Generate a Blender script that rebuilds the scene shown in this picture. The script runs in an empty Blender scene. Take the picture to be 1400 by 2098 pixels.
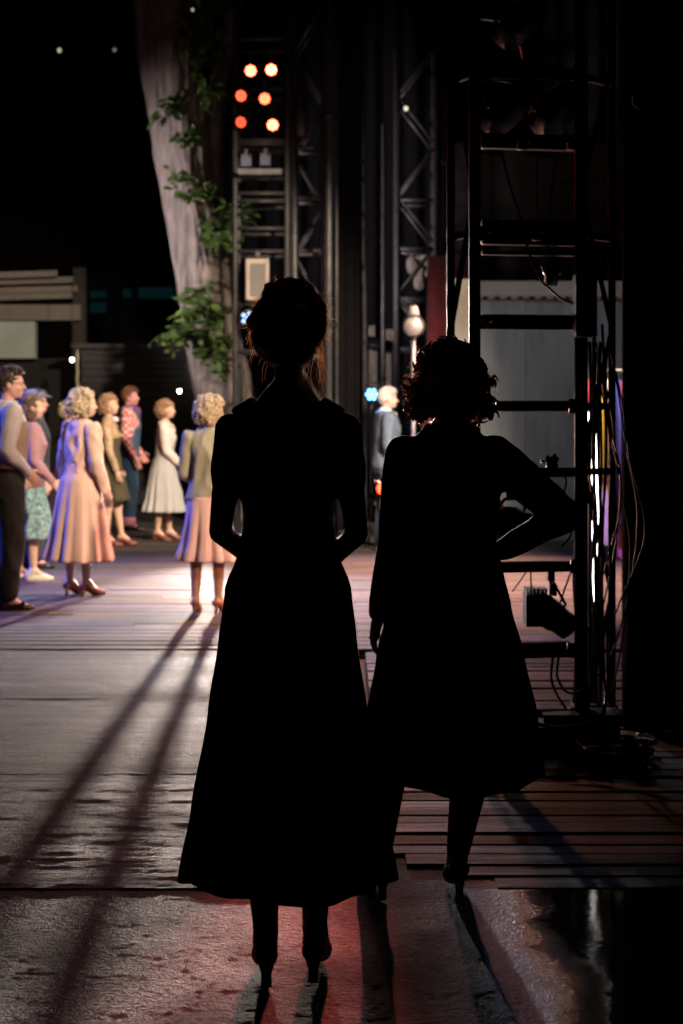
import bpy, math, random
import numpy as np
from mathutils import Vector, Matrix, Euler, noise
random.seed(7)
R = math.radians
sc = bpy.context.scene
COL = sc.collection

# ---------------------------------------------------------------- camera
CAMZ = 1.375
FPX = 50.0 / 36.0 * 2098.0
cam = bpy.data.cameras.new('camera')
cam.sensor_fit = 'VERTICAL'; cam.sensor_height = 36.0; cam.sensor_width = 24.0
cam.lens = 50.0; cam.shift_y = -185.0 / 2098.0
cam.clip_start = 0.1; cam.clip_end = 300
cam.dof.use_dof = True; cam.dof.focus_distance = 3.95; cam.dof.aperture_fstop = 4.0
camo = bpy.data.objects.new('camera', cam); COL.objects.link(camo)
camo.location = (0, 0, CAMZ); camo.rotation_euler = (R(90), 0, 0)
sc.camera = camo

def P(px, py, d):
    """where a sight line at photo pixel (px,py) meets depth d"""
    return Vector(((px - 700.0) / FPX * d, d, CAMZ - (py - 864.0) / FPX * d))

# ---------------------------------------------------------------- night sky
w = bpy.data.worlds.new('World'); sc.world = w; w.use_nodes = True
nt = w.node_tree
sky = nt.nodes.new('ShaderNodeTexSky'); sky.sky_type = 'NISHITA'; sky.sun_disc = False
sky.sun_elevation = R(-6); sky.sun_rotation = R(200)
bg = nt.nodes['Background']; bg.inputs[1].default_value = 0.012
nt.links.new(sky.outputs[0], bg.inputs[0])

# ---------------------------------------------------------------- unseen stage spotlights, some of them added fills
def spot(name, loc, aim, power, col, angle, blend=0.6, size=0.12, parent=None):
    l = bpy.data.lights.new(name, 'SPOT'); l.energy = power; l.color = col
    l.spot_size = R(angle); l.spot_blend = blend; l.shadow_soft_size = size
    o = bpy.data.objects.new(name, l); COL.objects.link(o)
    o.location = loc
    o.rotation_euler = (Vector(aim) - Vector(loc)).to_track_quat('-Z', 'Y').to_euler()
    return o

spot('key_spotlight', (3.7, 5.0, 5.95), (-2.2, 13.8, 1.1), 9000, (1.0, 0.77, 0.56), 48, 0.35, 0.18)
spot('rear_fill', (3.6, 11.5, 5.2), (-2.5, 16.8, 1.0), 2600, (1.0, 0.74, 0.58), 26, 0.6, 0.15)  # added fill that lifts the rear cast
spot('suit_man_fill', (3.1, 8.5, 4.0), (0.55, 15.5, 1.25), 4200, (1.0, 0.80, 0.66), 15, 0.7, 0.15)  # added fill for the suited man, out of the key's reach
spot('back_spotlight', (-1.1, 16.4, 6.6), (-2.1, 11.6, 0.9), 3000, (0.92, 0.86, 1.0), 42, 0.8, 0.15)
spot('blue_spotlight', (-9.5, 13.6, 4.6), (-2.4, 12.2, 0.8), 7200, (0.10, 0.14, 1.0), 40, 0.8, 0.2)
spot('rose_spotlight', (3.4, 14.0, 6.5), (0.55, 12.2, 0.0), 14000, (1.0, 0.50, 0.36), 48, 0.9, 0.3)
spot('flat_spotlight', (3.4, 11.0, 5.5), (2.2, 16.3, 1.6), 210, (0.80, 0.95, 1.0), 44, 0.9, 0.3)
spot('tree_spotlight', (-7.0, 15.0, 3.0), (-2.2, 19.8, 3.8), 3300, (1.0, 0.82, 0.82), 44, 1.0, 0.2)
spot('pavilion_fill', (-3.6, 17.5, 4.8), (-6.2, 24.0, 2.9), 190, (1.0, 0.86, 0.72), 48, 0.9, 0.2)  # added unseen light to brighten the pavilion
spot('rig_fill', (2.6, 11.5, 1.2), (-0.4, 18.0, 3.2), 120, (1.0, 0.78, 0.62), 60, 1.0, 0.2)  # added unseen light to lift the background trusses

# ---------------------------------------------------------------- exposure / render
sc.view_settings.view_transform = 'Standard'; sc.view_settings.look = 'None'
sc.view_settings.exposure = 0.0; sc.view_settings.gamma = 1.0
sc.view_settings.use_curve_mapping = False
sc.render.engine = 'CYCLES'
sc.cycles.use_denoising = True
sc.cycles.max_bounces = 6; sc.cycles.diffuse_bounces = 2; sc.cycles.glossy_bounces = 3
sc.cycles.sample_clamp_indirect = 4.0
sc.cycles.caustics_reflective = False; sc.cycles.caustics_refractive = False

# ================================================================ helpers
MATS = {}
def mat(name, col, rough=0.6, metal=0.0, var=0.25, vscale=8.0, bump=0.0, bscale=60.0, spec=0.5,
        stretch=(1, 1, 1), rnd=0.0, bdist=.02, sheen=0.0, emit=None, estr=0.0, trans=0.0):
    if name in MATS: return MATS[name]
    m = bpy.data.materials.new(name); m.use_nodes = True
    n = m.node_tree; b = n.nodes['Principled BSDF']
    b.inputs['Roughness'].default_value = rough
    b.inputs['Metallic'].default_value = metal
    b.inputs['Specular IOR Level'].default_value = spec
    if sheen: b.inputs['Sheen Weight'].default_value = sheen
    tc = n.nodes.new('ShaderNodeTexCoord'); mp = n.nodes.new('ShaderNodeMapping')
    mp.inputs['Scale'].default_value = stretch
    n.links.new(tc.outputs['Object'], mp.inputs['Vector'])
    nz = n.nodes.new('ShaderNodeTexNoise'); nz.inputs['Scale'].default_value = vscale
    nz.inputs['Detail'].default_value = 6
    n.links.new(mp.outputs[0], nz.inputs['Vector'])
    rp = n.nodes.new('ShaderNodeValToRGB')
    e = rp.color_ramp.elements
    e[0].position = 0.3; e[1].position = 0.7
    c = Vector(col)
    e[0].color = (*(c * (1 - var)), 1); e[1].color = (*[min(1, x * (1 + var)) for x in c], 1)
    n.links.new(nz.outputs[0], rp.inputs[0])
    out = rp.outputs[0]
    if rnd:
        oi = n.nodes.new('ShaderNodeObjectInfo'); hs = n.nodes.new('ShaderNodeHueSaturation')
        mr = n.nodes.new('ShaderNodeMapRange')
        mr.inputs['To Min'].default_value = 1 - rnd; mr.inputs['To Max'].default_value = 1 + rnd
        n.links.new(oi.outputs['Random'], mr.inputs[0]); n.links.new(mr.outputs[0], hs.inputs['Value'])
        n.links.new(out, hs.inputs['Color']); out = hs.outputs[0]
    n.links.new(out, b.inputs['Base Color'])
    if bump:
        nb = n.nodes.new('ShaderNodeTexNoise'); nb.inputs['Scale'].default_value = bscale
        nb.inputs['Detail'].default_value = 8
        n.links.new(mp.outputs[0], nb.inputs['Vector'])
        bp = n.nodes.new('ShaderNodeBump'); bp.inputs['Strength'].default_value = bump
        bp.inputs['Distance'].default_value = bdist
        n.links.new(nb.outputs[0], bp.inputs['Height']); n.links.new(bp.outputs[0], b.inputs['Normal'])
    if emit:
        b.inputs['Emission Color'].default_value = (*emit, 1); b.inputs['Emission Strength'].default_value = estr
    if trans:
        tr = n.nodes.new('ShaderNodeBsdfTranslucent'); n.links.new(out, tr.inputs[0])
        mx = n.nodes.new('ShaderNodeMixShader'); mx.inputs[0].default_value = trans
        n.links.new(b.outputs[0], mx.inputs[1]); n.links.new(tr.outputs[0], mx.inputs[2])
        n.links.new(mx.outputs[0], n.nodes['Material Output'].inputs[0])
    MATS[name] = m
    return m

def plaid(name, c1, c2, scale=55.0):
    m = mat(name, c1, 0.8, var=0.1)
    n = m.node_tree; b = n.nodes['Principled BSDF']
    tc = n.nodes.new('ShaderNodeTexCoord')
    ck = n.nodes.new('ShaderNodeTexChecker'); ck.inputs['Scale'].default_value = scale
    ck.inputs['Color1'].default_value = (*c1, 1); ck.inputs['Color2'].default_value = (*c2, 1)
    n.links.new(tc.outputs['Object'], ck.inputs['Vector'])
    n.links.new(ck.outputs[0], b.inputs['Base Color'])
    return m

def fnoise(v, o=4):
    return noise.fractal(v, 1.0, 2.0, o)

class MB:
    def __init__(s): s.v = []; s.f = []
    def add(s, vs, fs):
        k = len(s.v); s.v += [tuple(v) for v in vs]; s.f += [tuple(i + k for i in f) for f in fs]
    def box(s, c, size, rot=None):
        c = Vector(c); h = Vector(size) / 2
        vs = []
        for x in (-1, 1):
            for y in (-1, 1):
                for z in (-1, 1):
                    q = Vector((x * h.x, y * h.y, z * h.z))
                    if rot is not None: q = rot @ q
                    vs.append(c + q)
        s.add(vs, [(0, 1, 3, 2), (4, 6, 7, 5), (0, 4, 5, 1), (2, 3, 7, 6), (0, 2, 6, 4), (1, 5, 7, 3)])
    def bar(s, p0, p1, wx, wy=None, up=(0, 0, 1)):
        p0 = Vector(p0); p1 = Vector(p1); d = p1 - p0; wy = wy or wx
        z = d.normalized(); u = Vector(up)
        if abs(z.dot(u)) > 0.98: u = Vector((0, 1, 0))
        x = u.cross(z).normalized(); y = z.cross(x)
        m = Matrix((x, y, z)).transposed()
        s.box((p0 + p1) / 2, (wx, wy, d.length), m)
    def tube(s, pts, rad, n=8, caps=True, closed=False):
        pts = [Vector(p) for p in pts]; N = len(pts)
        if not hasattr(rad, '__len__'): rad = [rad] * N
        k = len(s.v); prev = None
        for i, p in enumerate(pts):
            a = pts[(i - 1) % N] if (i > 0 or closed) else p
            b = pts[(i + 1) % N] if (i < N - 1 or closed) else p
            t = (b - a)
            t = t.normalized() if t.length > 1e-9 else Vector((0, 0, 1))
            if prev is None:
                u = Vector((0, 0, 1)) if abs(t.z) < 0.9 else Vector((1, 0, 0))
            else: u = prev
            x = (u - t * u.dot(t))
            x = x.normalized() if x.length > 1e-6 else t.orthogonal().normalized()
            prev = x; y = t.cross(x)
            for j in range(n):
                a_ = 2 * math.pi * j / n
                s.v.append(tuple(p + (x * math.cos(a_) + y * math.sin(a_)) * rad[i]))
        M = N if closed else N - 1
        for i in range(M):
            for j in range(n):
                a0 = k + i * n + j; a1 = k + i * n + (j + 1) % n
                b0 = k + ((i + 1) % N) * n + j; b1 = k + ((i + 1) % N) * n + (j + 1) % n
                s.f.append((a0, a1, b1, b0))
        if caps and not closed:
            s.f.append(tuple(k + j for j in range(n))[::-1])
            s.f.append(tuple(k + (N - 1) * n + j for j in range(n)))
    def cyl(s, p0, p1, r0, r1=None, n=12):
        s.tube([p0, p1], [r0, r0 if r1 is None else r1], n)
    def ball(s, c, r, rot=None, nu=14, nv=9):
        c = Vector(c); r = Vector(r) if hasattr(r, '__len__') else Vector((r, r, r))
        k = len(s.v)
        def put(q):
            q = Vector((q[0] * r.x, q[1] * r.y, q[2] * r.z))
            if rot is not None: q = rot @ q
            s.v.append(tuple(c + q))
        put((0, 0, -1))
        for i in range(1, nv):
            ph = -math.pi / 2 + math.pi * i / nv
            for j in range(nu):
                th = 2 * math.pi * j / nu
                put((math.cos(ph) * math.cos(th), math.cos(ph) * math.sin(th), math.sin(ph)))
        put((0, 0, 1)); top = len(s.v) - 1
        for j in range(nu):
            s.f.append((k, k + 1 + (j + 1) % nu, k + 1 + j))
            for i in range(nv - 2):
                a = k + 1 + i * nu
                s.f.append((a + j, a + (j + 1) % nu, a + nu + (j + 1) % nu, a + nu + j))
            a = k + 1 + (nv - 2) * nu
            s.f.append((a + j, a + (j + 1) % nu, top))
    def limb(s, pts, rad, n=12):
        """chain of round cones, closed solids that overlap"""
        for i in range(len(pts) - 1):
            a = Vector(pts[i]); b = Vector(pts[i + 1]); d = b - a
            if d.length < 1e-6: continue
            t = d.normalized(); q = []; rr = []
            for k in range(1, 4):
                a_ = math.pi / 2 * k / 4
                q.append(a - t * rad[i] * math.cos(a_)); rr.append(rad[i] * math.sin(a_))
            for k in range(0, 5):
                q.append(a + d * k / 4); rr.append(rad[i] + (rad[i + 1] - rad[i]) * k / 4)
            for k in range(1, 4):
                a_ = math.pi / 2 * k / 4
                q.append(b + t * rad[i + 1] * math.sin(a_)); rr.append(rad[i + 1] * math.cos(a_))
            s.tube(q, rr, n)
    def rings(s, rings, caps=True):
        k = len(s.v); n = len(rings[0])
        for r in rings: s.v += [tuple(q) for q in r]
        for i in range(len(rings) - 1):
            for j in range(n):
                s.f.append((k + i * n + j, k + i * n + (j + 1) % n, k + (i + 1) * n + (j + 1) % n, k + (i + 1) * n + j))
        if caps:
            s.f.append(tuple(k + j for j in range(n))[::-1]); s.f.append(tuple(k + (len(rings) - 1) * n + j for j in range(n)))
    def mesh(s, name):
        m = bpy.data.meshes.new(name); m.from_pydata(s.v, [], s.f); m.update(); return m
    def build(s, name, material, parent=None, smooth=False, loc=None):
        return put(name, s.mesh(name), material, parent, smooth, loc)

def put(name, me, material, parent=None, smooth=False, loc=None):
    if smooth: me.polygons.foreach_set('use_smooth', [True] * len(me.polygons))
    o = bpy.data.objects.new(name, me); COL.objects.link(o)
    if material and not me.materials: me.materials.append(material)
    if parent: o.parent = parent
    if loc: o.location = loc
    return o

def tag(o, label=None, cat=None, group=None, kind=None):
    if label: o['label'] = label
    if cat: o['category'] = cat
    if group: o['group'] = group
    if kind: o['kind'] = kind
    return o

def empty(name, loc=(0, 0, 0), rz=0.0, label=None, cat=None, group=None):
    o = bpy.data.objects.new(name, None); COL.objects.link(o)
    o.location = loc; o.rotation_euler = (0, 0, rz); o.empty_display_size = 0.1
    return tag(o, label, cat, group)

def remesh(mb, voxel, smooth=4, disp=None):
    me = mb.mesh('tmp'); o = bpy.data.objects.new('tmp', me); COL.objects.link(o)
    r = o.modifiers.new('r', 'REMESH'); r.mode = 'VOXEL'; r.voxel_size = voxel
    if smooth:
        q = o.modifiers.new('s', 'SMOOTH'); q.iterations = smooth; q.factor = 0.5
    dg = bpy.context.evaluated_depsgraph_get(); dg.update()
    out = bpy.data.meshes.new_from_object(o.evaluated_get(dg))
    bpy.data.objects.remove(o); bpy.data.meshes.remove(me)
    if disp:
        amp, scale = disp
        n = len(out.vertices); co = np.empty(n * 3); no = np.empty(n * 3)
        out.vertices.foreach_get('co', co); out.vertices.foreach_get('normal', no)
        co = co.reshape(-1, 3); no = no.reshape(-1, 3)
        for i in range(n):
            v = co[i]
            a = noise.noise(Vector((v[0] * scale, v[1] * scale, v[2] * scale * 0.55)))
            a = 1 - abs(a) * 2.2
            co[i] = v + no[i] * (a * amp)
        out.vertices.foreach_set('co', co.ravel()); out.update()
    return out

def addmesh(mb, me):
    k = len(mb.v)
    mb.v += [tuple(v.co) for v in me.vertices]
    mb.f += [tuple(i + k for i in p.vertices) for p in me.polygons]

# ================================================================ ground and floors
def floor_mat(name, c0, c1, rough=(.45, .75), bump=.5, bscale=40, sx=.25, rnd=0.0, wet=False, fine=220, crack=True, spec=.5, grit=.5, scuff=0.0, speck=0.0):
    m = bpy.data.materials.new(name); m.use_nodes = True; n = m.node_tree; L = n.links; b = n.nodes['Principled BSDF']
    tc = n.nodes.new('ShaderNodeTexCoord'); mp = n.nodes.new('ShaderNodeMapping'); mp.inputs['Scale'].default_value = (sx, 1, 1)
    if rnd:
        oi = n.nodes.new('ShaderNodeObjectInfo'); cb = n.nodes.new('ShaderNodeCombineXYZ'); ml = n.nodes.new('ShaderNodeMath'); ml.operation = 'MULTIPLY'; ml.inputs[1].default_value = 40
        L.new(oi.outputs['Random'], ml.inputs[0]); L.new(ml.outputs[0], cb.inputs[0]); L.new(ml.outputs[0], cb.inputs[2])
        va = n.nodes.new('ShaderNodeVectorMath'); L.new(tc.outputs['Object'], va.inputs[0]); L.new(cb.outputs[0], va.inputs[1]); L.new(va.outputs[0], mp.inputs[0])
    else: L.new(tc.outputs['Object'], mp.inputs[0])
    def nz(scale, det=8, src=None, rg=.6):
        q = n.nodes.new('ShaderNodeTexNoise'); q.inputs['Scale'].default_value = scale; q.inputs['Detail'].default_value = det; q.inputs['Roughness'].default_value = rg
        L.new(src or mp.outputs[0], q.inputs['Vector']); return q.outputs[0]
    big = nz(2.2); mid = nz(bscale); fin = nz(fine, 4, tc.outputs['Object'])
    mx = n.nodes.new('ShaderNodeMath'); mx.operation = 'MULTIPLY_ADD'; mx.inputs[1].default_value = .55; L.new(mid, mx.inputs[0])
    m2 = n.nodes.new('ShaderNodeMath'); m2.operation = 'MULTIPLY'; m2.inputs[1].default_value = .45; L.new(big, m2.inputs[0]); L.new(m2.outputs[0], mx.inputs[2])
    rp = n.nodes.new('ShaderNodeValToRGB'); rp.color_ramp.elements[0].position = .36; rp.color_ramp.elements[1].position = .64
    rp.color_ramp.elements[0].color = (*c0, 1); rp.color_ramp.elements[1].color = (*c1, 1); L.new(mx.outputs[0], rp.inputs[0])
    col = rp.outputs[0]
    if rnd:
        hs = n.nodes.new('ShaderNodeHueSaturation'); mr = n.nodes.new('ShaderNodeMapRange'); mr.inputs['To Min'].default_value = 1 - rnd; mr.inputs['To Max'].default_value = 1 + rnd
        L.new(oi.outputs['Random'], mr.inputs[0]); L.new(mr.outputs[0], hs.inputs['Value']); L.new(col, hs.inputs['Color']); col = hs.outputs[0]
    def mul(col, fac, lo, p0, p1):
        r_ = n.nodes.new('ShaderNodeMapRange'); r_.inputs['From Min'].default_value = p0; r_.inputs['From Max'].default_value = p1; r_.inputs['To Min'].default_value = lo; r_.inputs['To Max'].default_value = 1.0; L.new(fac, r_.inputs[0])
        h_ = n.nodes.new('ShaderNodeHueSaturation'); L.new(r_.outputs[0], h_.inputs['Value']); L.new(col, h_.inputs['Color']); return h_.outputs[0]
    if scuff:
        m3 = n.nodes.new('ShaderNodeMapping'); m3.inputs['Scale'].default_value = (.10, 1.0, 1); m3.inputs['Location'].default_value = (3.1, 1.7, 0); L.new(tc.outputs['Object'], m3.inputs[0])
        col = mul(col, nz(9, 10, m3.outputs[0], .7), 1 - scuff, .40, .56)
        col = mul(col, nz(42, 6, m3.outputs[0], .7), 1 - scuff * .6, .36, .50)
    if speck:
        col = mul(col, nz(62, 5, tc.outputs['Object'], .7), 1 - speck, .40, .52)
    basecol = col
    L.new(col, b.inputs['Base Color'])
    rr = n.nodes.new('ShaderNodeMapRange'); rr.inputs['From Min'].default_value = .35; rr.inputs['From Max'].default_value = .65
    rr.inputs['To Min'].default_value = rough[0]; rr.inputs['To Max'].default_value = rough[1]; L.new(big, rr.inputs[0]); rout = rr.outputs[0]
    if wet:   # damp gloss to the right, dry to the left; base colour also darkens rightward
        sp = n.nodes.new('ShaderNodeSeparateXYZ'); L.new(tc.outputs['Object'], sp.inputs[0])
        ad = n.nodes.new('ShaderNodeMath'); ad.operation = 'MULTIPLY_ADD'; ad.inputs[1].default_value = .5; L.new(big, ad.inputs[0]); L.new(sp.outputs[0], ad.inputs[2])
        wm = n.nodes.new('ShaderNodeMapRange'); wm.inputs['From Min'].default_value = .58; wm.inputs['From Max'].default_value = .88; L.new(ad.outputs[0], wm.inputs[0])
        dk = n.nodes.new('ShaderNodeMapRange'); dk.inputs['From Min'].default_value = .02; dk.inputs['From Max'].default_value = .45; dk.inputs['To Min'].default_value = 1.0; dk.inputs['To Max'].default_value = .22; L.new(ad.outputs[0], dk.inputs[0])
        hv = n.nodes.new('ShaderNodeHueSaturation'); L.new(dk.outputs[0], hv.inputs['Value']); L.new(basecol, hv.inputs['Color']); L.new(hv.outputs[0], b.inputs['Base Color'])
        lr = n.nodes.new('ShaderNodeMix'); L.new(wm.outputs[0], lr.inputs[0]); L.new(rout, lr.inputs[2]); lr.inputs[3].default_value = .06; rout = lr.outputs[0]
    L.new(rout, b.inputs['Roughness']); b.inputs['Specular IOR Level'].default_value = spec
    hsum = n.nodes.new('ShaderNodeMath'); hsum.operation = 'MULTIPLY_ADD'; hsum.inputs[1].default_value = grit * .25; L.new(fin, hsum.inputs[0]); L.new(mid, hsum.inputs[2])
    bp = n.nodes.new('ShaderNodeBump'); bp.inputs['Strength'].default_value = bump; bp.inputs['Distance'].default_value = .012
    L.new(hsum.outputs[0], bp.inputs['Height'])
    if wet:
        iv = n.nodes.new('ShaderNodeMapRange'); iv.inputs['To Min'].default_value = bump; iv.inputs['To Max'].default_value = bump * .010; L.new(wm.outputs[0], iv.inputs[0]); L.new(iv.outputs[0], bp.inputs['Strength'])
    L.new(bp.outputs[0], b.inputs['Normal'])
    return m

asphalt = floor_mat('worn_ground', (.036, .032, .028), (.19, .170, .148), (.58, .78), 1.0, 70, .8, wet=True, grit=2.6, fine=170, spec=.36, speck=.70, scuff=.25)
sheetm = floor_mat('weathered_sheet', (.038, .032, .027), (.20, .170, .142), (.55, .78), .8, 34, .16, grit=2.6, fine=130, spec=.28, scuff=.92, speck=.5)
plankm = floor_mat('deck_plank', (.045, .038, .033), (.16, .135, .115), (.55, .75), .55, 24, .10, rnd=.55, spec=.35, scuff=.65, speck=.4)
stagem = floor_mat('stage_plank', (.048, .042, .042), (.125, .108, .102), (.62, .80), .35, 18, .10, rnd=.22, spec=.25, scuff=.45)

g = MB(); g.add([(-90, -30, -.06), (90, -30, -.06), (90, 150, -.06), (-90, 150, -.06)], [(0, 1, 2, 3)])
tag(g.build('ground', mat('dark_earth', (.05, .045, .04), .8, vscale=1.5)), kind='structure')

def relief(x0, x1, y0, y1, step, fn):
    nx = int((x1 - x0) / step) + 1; ny = int((y1 - y0) / step) + 1
    xs = np.linspace(x0, x1, nx); ys = np.linspace(y0, y1, ny); m = MB()
    for y in ys:
        for x in xs: m.v.append((x, y, fn(x, y)))
    for j in range(ny - 1):
        for i in range(nx - 1):
            a = j * nx + i; m.f.append((a, a + 1, a + nx + 1, a + nx))
    return m
def rough_ground(x, y):
    dry = max(0.05, min(1.0, (.75 - x) / .45))
    a = fnoise(Vector((x * 5, y * 9, 0)), 3) * .0010 + noise.noise(Vector((x * 30, y * 50, 3))) * .0004 + noise.noise(Vector((x * 58, y * 72, 5))) * .0009
    pit = max(0, noise.noise(Vector((x * 24, y * 38, 8))) - .30) * .0025
    crk = 0.0
    c = abs(noise.noise(Vector((x * 1.1 + .25 * noise.noise(Vector((x * 7, y * 9, 2))), y * 1.3, 11.4))))
    if c < .003: crk = .002
    return (a - pit) * dry - crk * dry - .004
tag(relief(-1.6, 1.9, 2.3, 4.192, .0082, rough_ground).build('backstage_ground', asphalt, None, True), kind='structure')
g = MB()
for (a, b, c, d_) in ((-30, -1.6, -6, 4.18), (1.9, 30, -6, 4.18), (-1.6, 1.9, -6, 2.3)):
    g.add([(a, c, -.014), (b, c, -.014), (b, d_, -.014), (a, d_, -.014)], [(0, 1, 2, 3)])
tag(g.build('yard', asphalt), kind='structure')

wing = empty('wing_floor', (0, 0, 0)); tag(wing, kind='structure')
def rough_sheet(k):
    def f(x, y):
        near = max(.42, min(1, (6.4 - y) / 1.8))
        a = fnoise(Vector((x * 1.2, y * 9, k)), 3) * .0026
        a += noise.noise(Vector((x * 5, y * 42, k + 4))) * .0022 * near + noise.noise(Vector((x * 34, y * 64, k))) * .0017 * near
        pit = max(0, noise.noise(Vector((x * 7, y * 17, k + 2))) - .36) * .010 * near
        return a - pit
    return f
for k, (x0, x1, y0, y1) in enumerate(((-3.6, .10, 4.195, 5.54), (-3.6, .10, 5.555, 7.05), (-4.8, .10, 7.062, 8.56))):
    relief(x0, x1, y0, y1, .0165 if k < 1 else .026, rough_sheet(k * 7)).build('floor_sheet', sheetm, wing, True)
relief(.10, .50, 4.195, 4.56, .0085, lambda x, y: rough_ground(x - .4, y) - .006).build('floor_sheet', asphalt, wing, True)
# slatted deck on the right
rnd = random.Random(3)
def plank_mesh(L, w_, t=.03, bev=.004):
    m = MB(); r = []
    for x in (-L / 2, L / 2):
        r.append([Vector((x, y, z)) for y, z in ((-w_ / 2, -t), (w_ / 2, -t), (w_ / 2, -bev), (w_ / 2 - bev, 0), (-w_ / 2 + bev, 0), (-w_ / 2, -bev))])
    m.rings(r); return m.mesh('plank')
deck = empty('slatted_deck'); tag(deck, kind='structure')
pitch = .108; nrow = 40; pm = {}
for k in range(nrow):
    y = 4.205 + pitch * (k + .5)
    xs = [.14, 1.9, 4.2] if k % 2 else [.14, 2.7, 4.2]
    if k < 3: xs[0] = (.46, .33, .20)[k]
    for a, b in zip(xs, xs[1:]):
        key = (round(b - a, 2), k % 4)
        if key not in pm: pm[key] = plank_mesh(b - a - .006, pitch - (.010, .013, .008, .016)[k % 4])
        o = put('plank', pm[key], plankm, deck); o.location = ((a + b) / 2, y, rnd.uniform(-.007, .004)); o.rotation_euler = (rnd.uniform(-.03, .03), rnd.uniform(-.001, .001), rnd.uniform(-.001, .001))
stage = empty('stage_floor'); tag(stage, kind='structure')
pm = {}; pitch = .150
for k in range(73):
    y = 8.585 + pitch * (k + .5)
    cuts = [-9.0, -4.9 + .9 * (k % 3), -.7 + .6 * (k % 4), 3.2, 7.0] if k % 2 else [-9.0, -5.6, -1.9 + .5 * (k % 5), 2.0, 7.0]
    for a, b in zip(cuts, cuts[1:]):
        key = round(b - a, 2)
        if key not in pm: pm[key] = plank_mesh(b - a - .006, pitch - .011, .03, .004)
        o = put('plank', pm[key], stagem, stage); o.location = ((a + b) / 2, y, .006 + rnd.uniform(-.003, .003)); o.rotation_euler = (rnd.uniform(-.022, .022), 0, rnd.uniform(-.0006, .0006))

# ================================================================ backdrop buildings and drapes
dark_wood = mat('dark_boards', (.05, .035, .028), .8, var=.4, vscale=3, stretch=(1, 1, .1))
drape = mat('black_drape', (.010, .010, .012), .95, var=.2, spec=.1)
def curtain(name, x0, x1, y, z0, z1, material, label, cat='curtain', amp=.06, wl=.22, group=None, y1=None, gather=0.0):
    m = MB(); n = max(12, int((x1 - x0) / .03)); rows = 10; y1 = y if y1 is None else y1
    for i in range(rows + 1):
        z = z0 + (z1 - z0) * i / rows
        for j in range(n + 1):
            t = j / n; x = x0 + (x1 - x0) * t
            x += gather * (1 - i / rows) * (t - .5)
            m.v.append((x, y + (y1 - y) * t + amp * math.sin(x / wl * 6.283 + .8 * math.sin(x * 2.3)) * (1 - .35 * i / rows), z))
    for i in range(rows):
        for j in range(n):
            a = i * (n + 1) + j; m.f.append((a, a + 1, a + n + 2, a + n + 1))
    o = m.build(name, material, None, True); s_ = o.modifiers.new('thickness', 'SOLIDIFY'); s_.thickness = .006
    return tag(o, label, cat, group)

# dark timber hall behind the trees, vertical boards
hall = empty('timber_hall', (-9, 31, 0), 0, 'dark timber wall of vertical boards far behind the stage at left', 'building')
bm_ = MB(); bm_.box((0, 0, 2.95), (.392, .06, 5.9)); bme = bm_.mesh('board')
for k in range(34):
    o = put('board', bme, dark_wood, hall); o.location = (-7.4 + .40 * k, random.uniform(-.02, .02), 0)
m = MB(); m.box((-1, .1, 5.95), (14.2, .5, .14)); m.build('eaves', dark_wood, hall)

# pavilion with pale fascia boards and a black panel for its shaded opening
pav = empty('pavilion', (0, 0, 0), 0, 'pale pavilion roof edge with stacked fascia boards at the left', 'building')
palem = mat('pale_paint', (.16, .145, .125), .7, var=.12, vscale=3)
D = 24.0
def pix_box(px0, py0, px1, py1, d, depth):
    a = P(px0, py0, d); b = P(px1, py1, d); m = MB()
    m.box(((a.x + b.x) / 2, d + depth / 2, (a.z + b.z) / 2), (abs(b.x - a.x), depth, abs(a.z - b.z))); return m
for (x0, y0, x1, y1, dd) in ((-60, 566, 118, 573, -.5), (-60, 579, 150, 588, -.3), (-60, 597, 160, 602, -.15), (-60, 611, 150, 620, -.10)):
    a0 = P(x0, y0, D + dd); a1 = P(x1, y0 - 6, D + dd); h = abs(P(0, y1, D).z - P(0, y0, D).z)
    m = MB(); m.bar(a0, a1, .10, h, up=(0, 1, 0)); m.build('fascia_board', palem, pav)
m = pix_box(-80, 624, 165, 656, D, .25); m.build('wall_beam', palem, pav)
m = pix_box(-80, 656, 72, 734, D + .1, .2); m.build('wall', mat('pale_green_plaster', (.34, .40, .36), .8, var=.15, vscale=2), pav)
m = pix_box(-80, 734, 170, 1032, D + .4, .2); m.build('opening_shade_panel', mat('dark_interior', (.012, .012, .012), .9), pav)  # flat black panel; the opening's shade is in its colour
m = pix_box(150, 548, 176, 1032, D + .15, .2); m.build('post', mat('dark_timber', (.03, .025, .022), .8), pav)

# corrugated shed behind the cast
shed = empty('corrugated_shed', (0, 0, 0), 0, 'low shed with ribbed metal shutter behind the cast', 'shed')
ribm = mat('ribbed_metal', (.055, .05, .06), .55, .3, var=.1, vscale=4)
a = P(168, 712, 23); b = P(440, 1035, 23)
m = MB(); m.box((0, 0, 0), (b.x - a.x, .05, .105)); rib = m.mesh('slat')
zz = .05
while zz < a.z - .05:
    o = put('slat', rib, ribm, shed); o.location = ((a.x + b.x) / 2, 23 + .012 * random.uniform(-1, 1), zz + .05); o.rotation_euler = (.18, 0, 0); zz += .115
m = MB(); m.box(((a.x + b.x) / 2, 23.1, a.z + .02), (b.x - a.x + .3, .5, .07)); m.build('roof', ribm, shed)
m = MB(); m.box(((a.x + b.x) / 2, 23.3, a.z / 2), (b.x - a.x, .3, a.z - .05)); m.build('back_panel', mat('dark_interior', (.012, .012, .012), .9), shed)

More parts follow.
